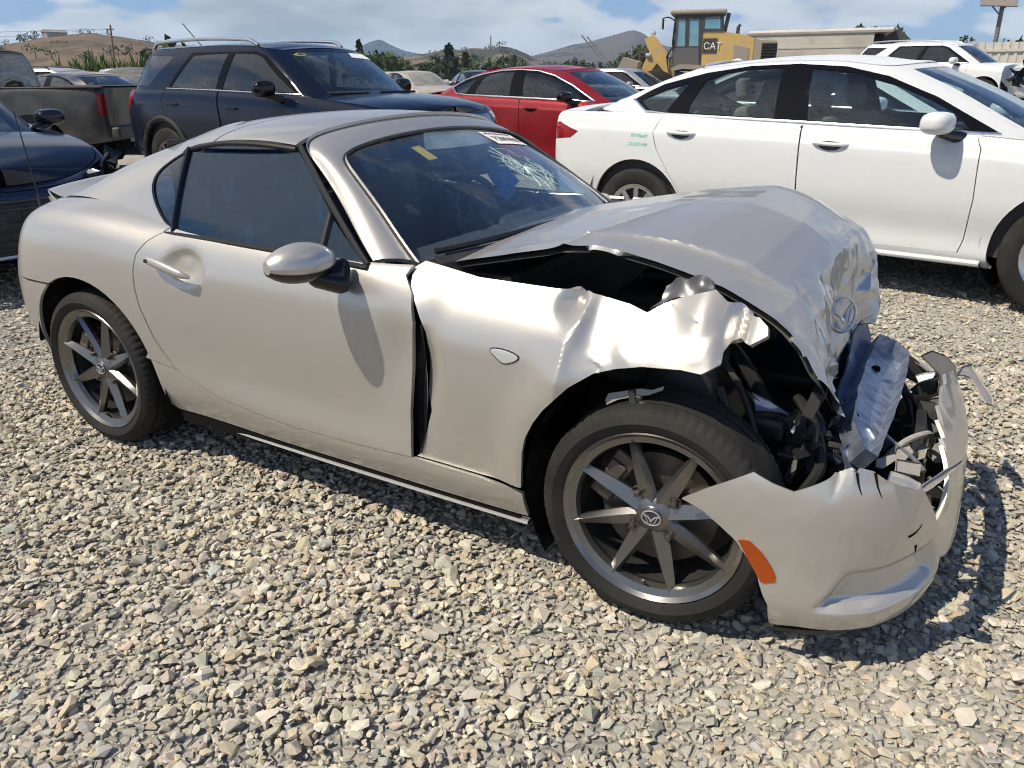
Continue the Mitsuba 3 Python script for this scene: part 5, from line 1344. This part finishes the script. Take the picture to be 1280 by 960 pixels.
PKP['uvlens'] = [('tail_light', [(2.0, 3.0), (2.75, 3.0), (2.75, 5.2), (2.0, 5.2)], 'red_lens', (0, -.004, 0))]
PKP['boxes'] = [('bed_liner', cat(bx(-2.80, -1.20, -.86, .86, .80, .86), bx(-2.80, -1.20, -.93, -.85, .82, 1.28), bx(-2.80, -1.20, .85, .93, .82, 1.28), bx(-2.86, -2.80, -.90, .90, .82, 1.27), bx(-1.26, -1.20, -.90, .90, .82, 1.29)), 'black_plastic'),
                ('bed_rail', rbox((-2.02, -.90, 1.305), (1.75, .10, .03), .012), 'black_plastic'), ('bed_rail', rbox((-2.02, .90, 1.305), (1.75, .10, .03), .012), 'black_plastic'), ('rear_bumper', rbox((-2.98, 0, .66), (.14, 1.80, .18), .04), 'machine_dark')]
car(low(PKP, seats=None), mat((-11.95, 4.05, 0), rz=math.pi + .55, s=.95), 'pickup_truck', 'dusty charcoal pickup truck with a red tail lamp on its open bed', None, dict(paint='paint_charcoal', glass='glass_tint', rear='glass_tint'), h=.05)
car(low(SUV, boxes=[('number_plate', bx(-2.515, -2.50, -.16, .16, .92, 1.02), 'paper_white'), ('chrome_strip', both(tube([(-2.51, -.70, 1.12), (-2.53, 0, 1.13)], .025, 6)), 'strip_chrome'), ('chrome_strip', both(tube([(-2.50, -.80, .78), (-2.54, 0, .78)], .03, 6)), 'strip_chrome')],
    lens=[('tail_light', [(-2.44, 1.21), (-2.16, 1.20), (-2.30, 1.0), (-2.44, .96)], 'red_lens', (0, -.004, 0))]), mat((-16.6, 10.55, 0), rz=2.55, s=.90), 'suv', 'silver suv seen from behind, between the pickup and the navy suv', None, dict(paint='paint_steel', rear='glass_dust', glass='glass_tint'), h=.07)
car(low(FUS), mat((-14.5, 8.15, 0), rz=-.05), 'sedan', 'dust-covered dark blue sedan behind the open pickup bed', None, dict(paint='paint_dustyblue', glass='glass_tint', rear='glass_dust'), h=.07)
car(low(SUV, boxes=[('roof_rail', rail(1), 'seal'), ('roof_rail', mir(rail(1)), 'seal')]), mat((-20.6, 11.4, 0), rz=.35, s=.93), 'suv', 'pale silver suv with a black roof rack in the far left row', None, dict(paint='paint_steel', glass='glass_tint', rear='glass_dust'), h=.08)
car(low(FUS), mat((.15, 7.0, 0), rz=-.14), 'sedan', 'white car with a dark roof close behind the white sedan', None, dict(paint='paint_white', roof='paint_navy', glass='glass_tint'), h=.05)
r_ = np.random.default_rng(9)
CRB = [('broken_piece', hull(np.array([2.28, -.55, .88]) + r_.normal(0, 1, 3) * [.13, .22, .13] + r_.normal(0, .08, (6, 3))), ('trim_black', 'black_void', 'black_plastic', 'clear_lens')[i % 4]) for i in range(26)]
car(low(SUV, crush=lambda v: v - np.stack([.55 * sstep(1.75, 2.4, v[:, 0]) * sstep(.2, -.5, v[:, 1]) + .12 * sstep(1.8, 2.4, v[:, 0]) * noise3(v, 5, 3), 0 * v[:, 0], .10 * sstep(1.7, 2.4, v[:, 0]) * noise3(v, 6, 8)], 1), boxes=CRB + [('roof_rail', rail(1), 'strip_chrome'), ('roof_rail', mir(rail(1)), 'strip_chrome')], seats=[(-.15, .75)]),
    mat((-.05, 25.6, .27), rz=-.36, s=1.06), 'suv', 'white suv with its front corner smashed open', None, dict(paint='paint_white', glass='glass_tint', rear='glass_tint'), h=.06)
FAR = [((-15.6, 20.6), -.5, 'sedan', FUS, 'paint_dustcream', 'cream sedan with a dust-grey windscreen far behind the navy suv', 'glass_dust', 1.0),
       ((-13.6, 21.6), -.75, 'sedan', FUS, 'paint_black', 'black sedan with a clear windscreen just left of the red sedan roof', 'glass_clear', 1.0),
       ((-14.2, 26.0), -.2, 'sedan', FUS, 'paint_white', 'small white sedan in the far row above the black one', 'glass_clear', 1.0),
       ((-20.0, 26.5), -.2, 'suv', SUV, 'paint_dustcream', 'dusty beige suv in the far row beside the leafy bush', 'glass_dust', .85),
       ((-8.6, 27.0), .1, 'sedan', FUS, 'paint_steel', 'silver sedan far behind the red sedan', 'glass_clear', 1.0),
       ((-7.9, 20.5), -.1, 'suv', SUV, 'paint_steel', 'grey suv low behind the loader forks', 'glass_clear', .85),
       ((-5.2, 33.0), .2, 'sedan', FUS, 'paint_white', 'white sedan in the distance under the forks', 'glass_clear', 1.0),
       ((-25.5, 18.0), -.3, 'sedan', FUS, 'paint_white', 'white sedan at the far left behind the roof rack', 'glass_tint', 1.0)]
M['paint_dustcream'] = carpaint((0.42, 0.40, 0.36), 0.1, 0.35)
for (x, y), a, k, c, p, lb, g, s in FAR:
    car(low(c, mirrors=c['mirrors']), mat((x, y, 0), rz=a, s=s), k, lb, 'cars far off in the yard', dict(paint=p, glass='glass_tint', front=g, rear=g), h=.10)

# ------------------------------------------------------------------ the wheel loader
AX = mat((-6.85, 23.9, 0), rz=3.44, s=.95)
LO = thing('wheel_loader', 'yellow wheel loader with raised fork tines and a black cab', 'loader', place=AX)
P = lambda part, m, b, sm=30: put(LO + '__' + part, m, b, sm)
P('engine_hood', prism([(.05, 1.50), (.05, 2.62), (-.55, 2.62), (-1.30, 2.50), (-1.55, 2.40), (-1.55, 1.50)], -.75, .75), 'loader_yellow')
P('engine_hood__side_grille', prism([(-.95, 1.62), (-1.42, 1.62), (-1.42, 2.12), (-.95, 2.22)], .752, .77), 'machine_grey')
P('rear_cowl', prism([(-1.56, 1.45), (-1.56, 2.41), (-1.75, 2.34), (-2.25, 2.32), (-2.25, 1.45)], -.76, .76), 'machine_grey')
P('radiator_grille', cat(bx(-2.26, -1.80, .765, .78, 1.52, 2.26), bx(-2.28, -2.252, -.70, .70, 1.52, 2.26)), 'machine_dark')
for z in np.linspace(1.60, 2.18, 8):
    P('grille_slat', bx(-2.25, -1.81, .782, .80, z, z + .03), 'black_void')
P('badge', bx(-.42, .02, .752, .77, 1.98, 2.42), 'machine_dark')
P('badge__lettering', text_on('CAT', .20, np.array([[-1, 0, 0, 0.0], [0, 0, 1, .771], [0, 1, 0, 2.10], [0, 0, 0, 1]], float), .008, False), 'paper_white', False)
P('badge__triangle', tm([(-.20 + .0, .782, 2.09), (-.12, .782, 2.09), (-.16, .782, 2.17)], [[0, 1, 2]]), 'loader_yellow', False)
cabp = [(.92, 1.50), (1.0, 2.35), (.95, 3.12), (-.55, 3.16), (-.62, 2.62), (.06, 2.62), (.06, 1.50)]
win = [[(.90, 2.20), (.88, 3.02), (.62, 3.02), (.58, 2.20)], [(.50, 2.20), (.52, 3.02), (.20, 3.02), (.16, 2.20)], [(.02, 2.70), (.02, 3.04), (-.46, 3.06), (-.50, 2.70)]]
cabg = Polygon(cabp)
for w in win: cabg = cabg.difference(Polygon(w))
P('cab', cat(prism(cabg, .70, .78), prism(cabg, -.78, -.70)), 'machine_dark')
P('cab_door', prism([(.90, 1.55), (.94, 2.15), (.14, 2.15), (.10, 1.55)], .785, .80), 'grey_plastic')
for w in win:
    P('cab_window', prism(w, .735, .738), 'glass_clear', False); P('cab_window', prism(w, -.738, -.735), 'glass_clear', False)
P('cab_roof', rbox((.22, 0, 3.20), (1.75, 1.75, .14), .05), 'machine_grey')
P('cab_floor', bx(-.5, .9, -.70, .70, 1.45, 1.55), 'machine_dark', False)
for s in (.68, -.68): P('cab_back_pillar', tube([(-.62, s, 2.55), (-.72, s, 3.15)], .06, 8), 'machine_dark')
P('operator_seat', cat(rbox((.05, 0, 1.95), (.5, .5, .18), .05), rbox((-.18, 0, 2.35), (.16, .48, .75), .05)), 'leather')
P('wing_mirror', cat(tube(spline([(.95, .78, 2.95), (1.15, .95, 3.05), (1.30, 1.0, 3.02)], 10), .02, 6), rbox((1.30, 1.0, 2.86), (.06, .20, .34), .03)), 'machine_dark')
P('exhaust', cat(tube([(-1.05, 0, 2.5), (-1.05, 0, 2.78)], .06, 10), tube([(-1.05, 0, 2.78), (-1.12, 0, 2.84)], .05, 10)), 'machine_dark')
P('rear_mudguard', prism([(-.35, 1.40), (-.10, 1.62), (.70, 1.66), (.95, 1.55), (.95, 1.45), (.60, 1.52), (-.05, 1.48), (-.25, 1.30)], .60, 1.20), 'machine_grey')
P('front_frame', prism([(.90, .55), (.90, 1.45), (1.35, 1.75), (1.75, 1.70), (2.0, .9), (1.9, .55)], -.45, .45), 'loader_yellow')
for s in (.52, -.60):
    P('lift_arm', prism([(1.05, 1.25), (1.20, 2.05), (1.62, 2.55), (1.90, 2.45), (1.72, 2.05), (1.95, 1.55), (2.45, 1.15), (2.38, .95), (1.80, 1.25), (1.45, 1.70)], s, s + .09), 'loader_yellow')
P('tilt_cylinder', tube([(1.15, 0, 1.80), (2.05, 0, 2.05)], .07, 10), 'machine_dark')
P('hydraulic_hose', cat(*[tube(spline([(.98, y, 2.2), (1.15, y + .05, 1.9), (1.12, y, 1.5), (1.30, y, 1.3)], 14), .022, 6) for y in (.2, .3, .4)]), 'black_plastic')
for q in ((1.62, .45, 2.62), (1.75, .62, 1.95)): P('work_light', rbox(q, (.16, .16, .13), .04), 'clear_lens')
P('fork_carriage', cat(prism([(2.20, 1.05), (2.05, 1.75), (2.55, 1.90), (2.75, 1.55), (2.85, 1.0), (2.60, .75)], -.75, .75)), 'machine_grey')
for s, dz in ((.62, 0), (-.62, 0)):
    P('fork_tine', hull(np.array([(2.55, s - .07, 1.02), (2.55, s + .07, 1.02), (2.66, s - .07, 1.14), (2.66, s + .07, 1.14), (3.95, s - .05, 2.60), (3.95, s + .05, 2.60), (3.98, s - .05, 2.57), (3.98, s + .05, 2.57)])), 'pole_steel')
for x in (1.45, -1.45):
    for s in (.98, -.98):
        w_ = cat(revolve([(.30, -.24), (.55, -.26), (.70, -.20), (.75, -.08), (.75, .08), (.70, .20), (.55, .26), (.30, .24)], 36))
        k = P('wheel', xf(w_, mat((x, s, .75))), 'rubber', 40)
        put(k + '__rim', xf(revolve([(.05, -.12), (.25, -.12), (.31, -.22), (.31, .22), (.05, .12)], 30), mat((x, s, .75))), 'loader_yellow', 30, exact=True)

# ------------------------------------------------------------------ steel shelter, fence, mast
SX = mat((-4.75, 30.2, 0), rz=math.radians(4))
SH = thing('steel_shelter', 'long tan shelter of ribbed steel sheet with a dark slanted open end', 'shed', place=SX)
for i in range(5):
    z0 = .3 + i * .46
    put(SH + '__wall_panel', prism([(-2.2, z0), (2.15 - .03 * i, z0), (2.15 - .03 * i, z0 + .40), (-2.2, z0 + .40)], -1.25 - .015 * (i % 2), -1.20), 'tan_steel', False)
    put(SH + '__rib', bx(-2.2, 2.12, -1.285, -1.22, z0 + .40, z0 + .46), 'tan_steel', False)
put(SH + '__roof', prism([(-1.30, 2.55), (-.8, 2.66), (.9, 2.66), (1.3, 2.55), (1.3, 2.60), (.9, 2.72), (-.8, 2.72), (-1.32, 2.62)], -2.2, 2.6, 'x'), 'tan_steel', False)
put(SH + '__end_flap', prism([(2.05, 1.75), (2.20, 2.35), (2.75, 2.68), (3.55, 1.95), (3.4, 1.75)], -.6, -.52), 'machine_dark', False)
put(SH + '__back_wall', bx(-2.2, 2.2, 1.20, 1.25, .2, 2.6), 'machine_dark', False)
FE = thing('fence', 'tall fence of pale ribbed steel sheets behind the white suv', 'fence', place=mat((-.6, 30.0, .26), rz=math.radians(-2)))
for i in range(30):
    put(FE + '__fence_panel', prism([(-1.6 + i * .24, 0), (-1.57 + i * .24, .035), (-1.47 + i * .24, .035), (-1.44 + i * .24, 0), (-1.36 + i * .24, 0), (-1.36 + i * .24, -.012), (-1.43 + i * .24, -.012), (-1.46 + i * .24, .022), (-1.58 + i * .24, .022), (-1.61 + i * .24, -.012)], .1, 1.90 + .01 * (i % 3), 'z'), 'fence_steel', False)
for z in (.6, 1.62):
    put(FE + '__rail', bx(-1.6, 5.6, -.05, -.014, z, z + .07), 'fence_steel', False)
for x in (.95, 3.4):
    put(FE + '__post', bx(x, x + .08, -.10, -.052, .0, 1.86), 'pole_steel', False)
MA = thing('lamp_post', 'dark steel mast carrying a flat solar panel, above the fence', 'mast', place=mat((.92, 30.9, .2), rz=.1, s=1.10))
put(MA + '__mast', tube([(0, 0, 0), (0.02, 0, 3.6)], [.075, .06], 10), 'pole_steel')
put(MA + '__solar_panel', xf(rbox((0, 0, 0), (1.0, .62, .04), .012), mat((-.10, -.1, 2.93), rx=.45, ry=.06)), 'solar', False)
put(MA + '__bracket', cat(tube([(0, 0, 2.55), (-.30, -.1, 2.86)], .02, 6), tube([(0, 0, 2.7), (.25, -.1, 2.9)], .02, 6)), 'pole_steel')

# ------------------------------------------------------------------ trees, poles, hills
M['leaf_dark'] = two({'type': 'diffuse', 'reflectance': rgb(.035, .050, .026)})
M['leaf_mid'] = two({'type': 'diffuse', 'reflectance': rgb(.060, .085, .034)})
M['leaf_bright'] = two({'type': 'diffuse', 'reflectance': rgb(.12, .17, .05)})
M['leaf_olive'] = two({'type': 'diffuse', 'reflectance': rgb(.075, .080, .045)})
M['bark'] = pr((.10, .075, .055), .8)


def tree(label, x, y, z0, hgt, wid, kind='round', leaf='leaf_dark', n=420, seed=0, group=None, name='tree', cat_='tree'):
    r = np.random.default_rng(seed + int(abs(x * 13 + y * 7)))
    k = thing(name, label, cat_, group)
    if kind == 'conifer':
        t = r.uniform(.10, 1, n) ** .8; rad = wid / 2 * 1.15 * (1.03 - t) * (.55 + .45 * (np.sin(t * 40 + r.uniform(0, 6)) > -.2)) * r.uniform(.35, 1, n); a = r.uniform(0, 2 * np.pi, n)
        c = np.stack([rad * np.cos(a), rad * np.sin(a), t * hgt], 1); s = wid * .16
    elif kind == 'flax':
        t = r.uniform(0, 1, n); a = r.uniform(0, 2 * np.pi, n); c = np.stack([wid / 2 * np.sqrt(r.uniform(0, 1, n)) * np.cos(a), wid / 2 * np.sqrt(r.uniform(0, 1, n)) * np.sin(a), hgt * r.uniform(.2, .95, n)], 1); s = hgt * .25
    else:
        nb = 9; cb = np.stack([r.normal(0, wid * .22, nb), r.normal(0, wid * .22, nb), hgt * r.uniform(.42, .86, nb)], 1); b = r.integers(0, nb, n)
        d = r.normal(size=(n, 3)); d /= np.linalg.norm(d, axis=1, keepdims=True)
        c = cb[b] + d * wid * .24 * r.uniform(.4, 1, (n, 1)) * [1, 1, .8]; s = wid * .06
    e1 = r.normal(size=(n, 3)); e1 /= np.linalg.norm(e1, axis=1, keepdims=True); e2 = np.cross(e1, r.normal(size=(n, 3))); e2 /= np.linalg.norm(e2, axis=1, keepdims=True)
    if kind == 'flax': e1 = e1 * .5 + [0, 0, 1.2]; e2 *= .35
    w = s * r.uniform(.6, 1.3, (n, 1))
    v = np.stack([c - e1 * w - e2 * w * .6, c + e1 * w, c - e1 * w * .3 + e2 * w], 1).reshape(-1, 3) + [x, y, z0]
    put(k + '__crown', tm(v, np.arange(3 * n).reshape(-1, 3)), leaf, False, exact=True)
    put(k + '__trunk', tube([(x, y, z0 - .3), (x, y, z0 + hgt * .8)], [wid * .045, wid * .012], 6), 'bark', 30, exact=True)


_n1 = ['', 'first', 'second', 'third', 'fourth', 'fifth', 'sixth', 'seventh', 'eighth', 'ninth', 'tenth', 'eleventh', 'twelfth', 'thirteenth', 'fourteenth', 'fifteenth', 'sixteenth', 'seventeenth', 'eighteenth', 'nineteenth']
_tn = ['', '', ('twentieth', 'twenty-'), ('thirtieth', 'thirty-'), ('fortieth', 'forty-'), ('fiftieth', 'fifty-')]
NTH = [_n1[k] if k < 20 else _tn[k // 10][0] if k % 10 == 0 else _tn[k // 10][1] + _n1[k % 10] for k in range(1, 60)]
G = 'trees along the far edge of the yard'
tree('slim dark conifer rising behind the navy suv bonnet', -76.1, 88.8, 0, 5.6, 2.6, 'conifer', 'leaf_dark', 300)
tree('leafy round green bush left of the conifers', -55.3, 67.0, 0, 3.5, 5.4, 'round', 'leaf_mid', 700)
tree('small pointed conifer left of the tall one', -73.5, 103.5, 0, 3.3, 2.2, 'conifer', 'leaf_mid', 260)
tree('tall dark conifer, highest of the three in the middle', -66.4, 96.2, 0, 4.9, 3.6, 'conifer', 'leaf_dark', 420)
tree('small dark conifer right of the tall one', -70.1, 105.8, 0, 4.2, 2.6, 'conifer', 'leaf_dark', 260)
tree('dark rounded tree beside the end of the steel shelter', -6.3, 56.9, 0, 4.0, 3.6, 'round', 'leaf_dark', 420)
tree('flat-topped dark tree above the shelter roof', -9.5, 66.6, 0, 4.5, 3.6, 'round', 'leaf_dark', 300)
tree('olive tree above the fence behind the white suv', -2.6, 67.3, 0, 3.6, 3.4, 'round', 'leaf_olive', 300)
tree('small dark tree right of the solar mast', 1.7, 68.0, 0, 3.7, 2.4, 'round', 'leaf_dark', 240)
tree('wide green tree behind the loader arm', -38.6, 97.0, 0, 4.6, 5.0, 'round', 'leaf_olive', 360)
for i in range(7):
    tree(f'bright green strap-leaved shrub below the brown hill, {NTH[i]} from the left in its clump', -36.3 + .35 * i, 21.4 + .62 * i, 0, 1.70 + .12 * (i % 3), 1.6, 'flax', 'leaf_bright', 220, i, 'strap-leaved shrubs at the foot of the hill', 'shrub', 'shrub')
tree('olive tree at the right end of the bright shrubs', -36.5, 27.6, 0, 3.1, 3.4, 'round', 'leaf_olive', 420)
r_ = np.random.default_rng(21)
for i in range(34):
    t = i / 33; az = math.radians(120.65 + 18 - 48 * t + r_.normal(0, .3)); R = r_.uniform(125, 175)
    tree(f'low {("green", "olive", "dark")[i % 3]} tree in the belt beyond the yard, {NTH[i]} from the left', CAM[0] + R * math.cos(az), CAM[1] + R * math.sin(az), 0, r_.uniform(2.0, 4.0), r_.uniform(4, 8), 'round', ('leaf_mid', 'leaf_olive', 'leaf_dark')[i % 3], 260, i, 'belt of low trees beyond the yard')
put(thing('utility_pole', 'leaning wooden utility pole on the brown hill', 'pole') , cat(tube([(-154.4, 105.7, -1), (-154.0, 106.2, 10.9)], .17, 8), bx(-155.0, -153.0, 106.0, 106.25, 10.0, 10.2)), 'bark', 30, exact=True)
put(thing('utility_pole', 'thin dark pole standing above the red sedan', 'pole'), tube([(-72.2, 116.3, 0), (-72.1, 116.4, 6.9)], .10, 8), 'pole_steel', 30, exact=True)
for i, dz in enumerate((10.2, 9.4)):
    solo('power_line', tube(spline([(-154, 106.2, dz), (-190, 60, dz - 1.5), (-230, 5, dz + .5)], 20), .035, 4), 'pole_steel', ('upper', 'lower')[i] + ' thin wire running left from the leaning pole', 'wire')


def hill_col(a, b, c, f):
    def fn(p, n, uv):
        t = mikit.smoothstep(.46, .62, mikit.fbm(p.x * f, p.y * f, p.z * f * 2, 5))
        t2 = mikit.smoothstep(.52, .60, mikit.fbm(p.x * f * 4 + 9, p.y * f * 4, p.z * f * 6, 4))
        return mikit.mix(mikit.mix(a, b, t), c, t2 * .8)
    return two({'type': 'diffuse', 'reflectance': mikit.proc(fn)})


M['dry_hill'] = hill_col((0.1674, 0.1271, 0.0930), (0.1426, 0.1085, 0.0775), (0.0930, 0.0806, 0.0527), .012)
M['mid_hill'] = hill_col((0.1620, 0.1260, 0.0900), (0.1200, 0.0990, 0.0660), (0.0300, 0.0360, 0.0210), .008)
M['far_hill'] = hill_col((0.0935, 0.0688, 0.0550), (0.0440, 0.0385, 0.0330), (0.0193, 0.0231, 0.0193), .004)
M['peak_hill'] = hill_col((0.0132, 0.0192, 0.0192), (0.0180, 0.0228, 0.0216), (0.0108, 0.0156, 0.0156), .003)


def ridge(name, label, crest, depth, foot, m, seed, bump):
    c = np.array(crest, float); o = c[:, :2] - CAM[:2]; o = o / np.linalg.norm(o, axis=1, keepdims=True)
    e0, e1 = c[0] + (c[0] - c[1]) * 3, c[-1] + (c[-1] - c[-2]) * 3; e0[2] = e1[2] = -2
    c = np.vstack([e0, c, e1]); o = np.vstack([o[:1], o, o[-1:]])
    d = np.r_[0, np.cumsum(np.linalg.norm(np.diff(c, axis=0), axis=1))]; t = np.linspace(0, d[-1], 220)
    C = PchipInterpolator(d, c, axis=0)(t); O = PchipInterpolator(d, o, axis=0)(t)
    s = np.r_[np.linspace(-1, 0, 16), np.linspace(.1, 1, 5)]
    prof_ = np.where(s < 0, (1 + s) ** 1.15, np.cos(s * math.pi / 2) ** 1.2)
    v = np.empty((len(t), len(s), 3)); v[..., :2] = C[:, None, :2] + O[:, None] * np.where(s < 0, s * foot, s * depth)[None, :, None]
    hn = meshkit.fbm(np.stack([v[..., 0], v[..., 1], 0 * v[..., 0]], -1) / (foot * .35), 4, seed) - .5
    v[..., 2] = C[:, None, 2] * prof_[None] + hn * bump * (prof_[None] * (1.02 - prof_[None])) * 4 + (meshkit.fbm(np.stack([v[..., 0], v[..., 1], 0 * v[..., 0]], -1) / (foot * .05), 3, seed + 4) - .5) * bump * .12 - 1.0 * (1 - prof_[None])
    n, k = v.shape[:2]; i, j = np.meshgrid(np.arange(n - 1), np.arange(k - 1), indexing='ij')
    q = np.stack([i * k + j, (i + 1) * k + j, (i + 1) * k + j + 1, i * k + j + 1], -1).reshape(-1, 4)
    solo(name, tm(v.reshape(-1, 3), np.vstack([q[:, [0, 1, 2]], q[:, [0, 2, 3]]])), m, label, None, kind='structure', smooth=True)
    return C


CL = ridge('hill', 'dry brown hill at the left', [(-373.7, 185.7, 9.8), (-369, 194.9, 12.9), (-365.4, 201.4, 14.2), (-362.5, 206.6, 15), (-358.6, 213.2, 16.6), (-354.6, 219.8, 17.8), (-350.4, 226.4, 18.4), (-346.9, 231.6, 18.8), (-344.4, 235.4, 18.2), (-339, 243, 17.2), (-334.3, 249.4, 15.8), (-325.4, 260.8, 12.6), (-312.4, 276.2, 8.1), (-300.6, 289, 4.5)], 150, 200, 'dry_hill', 3, 9)
CM = ridge('hill', 'brown hills in the middle distance', [(-475.7, 509.3, 9.3), (-452.3, 530.2, 10.3), (-432.7, 546.4, 11.9), (-417.4, 558.1, 14.8), (-404.3, 567.7, 18.2), (-396.3, 573.3, 20.6), (-388.4, 578.7, 19.3), (-380.3, 584, 20.4), (-369.4, 590.9, 19.7), (-361.2, 596, 21.5), (-352.9, 601, 20.1), (-344.5, 605.8, 16.5), (-336, 610.6, 12.2), (-318.9, 619.7, 7.8)], 220, 260, 'mid_hill', 5, 10)
ridge('mountain', 'brown and purple mountain right of the middle', [(-913.6, 1430, 11.1), (-859.6, 1463.1, 23.7), (-825.4, 1482.6, 32.1), (-791, 1501.3, 41.9), (-756.4, 1519.1, 51.6), (-714.6, 1539.2, 59.6), (-679.7, 1554.9, 69.1), (-651.8, 1566.8, 75.8), (-633.3, 1574.4, 71.2), (-615.7, 1581.4, 58.2), (-586.6, 1592.4, 46.4), (-536.4, 1610, 40), (-465, 1632.1, 33.3), (-379.8, 1654.1, 23.7), (-268.8, 1675.8, 14)], 500, 700, 'far_hill', 7, 26)
ridge('mountain', 'blue wooded peak left of the middle', [(-1804.9, 1867.2, 31.3), (-1753.9, 1915.2, 43.9), (-1701, 1962.4, 61), (-1678.7, 1981.4, 78.4), (-1654.8, 2001.4, 91.3), (-1638.3, 2014.9, 95.6), (-1613.4, 2034.9, 82.4), (-1582.6, 2059, 66.8), (-1545.1, 2087.3, 57.7), (-1506.8, 2115.1, 50.7), (-1438.1, 2162.4, 39)], 400, 700, 'peak_hill', 9, 20)
# trees and houses on the brown hill and along the middle hills
def dotted(C, n, foot, where, smin, smax, wmin, wmax, pick):
    L = []
    for i in range(n):
        t, f = pick(i); j = int(t * 219); o = (C[j, :2] - CAM[:2]) / np.linalg.norm(C[j, :2] - CAM[:2])
        q = C[j, :2] + o * f * foot; L.append((j, f, q, C[j, 2] * (1 + min(f, 0)) ** 1.15))
    L.sort(key=lambda a: a[0])
    up = [a for a in L if a[1] > -.05]; dn = [a for a in L if a[1] <= -.05]
    for nm, G_ in (('crest', up), ('slope', dn)):
        for i, (j, f, q, z) in enumerate(G_):
            tree(f'small dark tree on the {nm} of the {where}, {NTH[i]} from the left', q[0], q[1], z - .8, r_.uniform(smin, smax), r_.uniform(wmin, wmax), 'round', 'leaf_dark', 70, i, f'trees dotted over the {where}')


dotted(CL, 40, 200, 'brown hill', 2.5, 4.8, 4, 8, lambda i: (r_.uniform(.08, .62), r_.uniform(-.02, .04)) if i < 16 else (r_.uniform(.04, .55 if i < 28 else .3), r_.uniform(-.75, -.2)))
dotted(CM, 40, 260, 'middle hills', 3, 7, 6, 12, lambda i: (r_.uniform(.1, .9), r_.uniform(-.7, .02)))
for i, (j, f, w_) in enumerate(((74, -.01, 9), (118, -.10, 6), (126, -.12, 5))):
    o = (CL[j, :2] - CAM[:2]) / np.linalg.norm(CL[j, :2] - CAM[:2]); q = CL[j, :2] + o * f * 200; z = CL[j, 2] * (1 + f) ** 1.15 - .6
    k = thing('house', ('long white house among the trees on the hill top', 'pale house on the hillside shelf', 'small grey house right of the pale one')[i], 'house')
    put(k + '__wall', bx(q[0] - 2, q[0] + 2, q[1] - w_ / 2, q[1] + w_ / 2, z, z + 2.2), 'primer', False, exact=True)
    put(k + '__roof', prism([(q[0] - 2.5, z + 2.2), (q[0], z + 3.3), (q[0] + 2.5, z + 2.2)], q[1] - w_ / 2 - .4, q[1] + w_ / 2 + .4), 'machine_grey', False, exact=True)

# ------------------------------------------------------------------ thin haze over the whole valley
HAZE = True
if HAZE:
    scene['haze_air'] = {'type': 'homogeneous', 'albedo': {'type': 'rgb', 'value': [.50, .72, .99]}, 'sigma_t': 0.00024}
    scene['haze'] = {'type': 'cube', 'to_world': T().translate([0, 0, 74]).scale([3200, 3200, 78]), 'bsdf': {'type': 'null'}, 'interior': {'type': 'ref', 'id': 'haze_air'}}
    labels['haze'] = {'label': 'thin bluish haze in the valley air', 'kind': 'stuff'}
    scene['camera']['medium'] = {'type': 'ref', 'id': 'haze_air'}
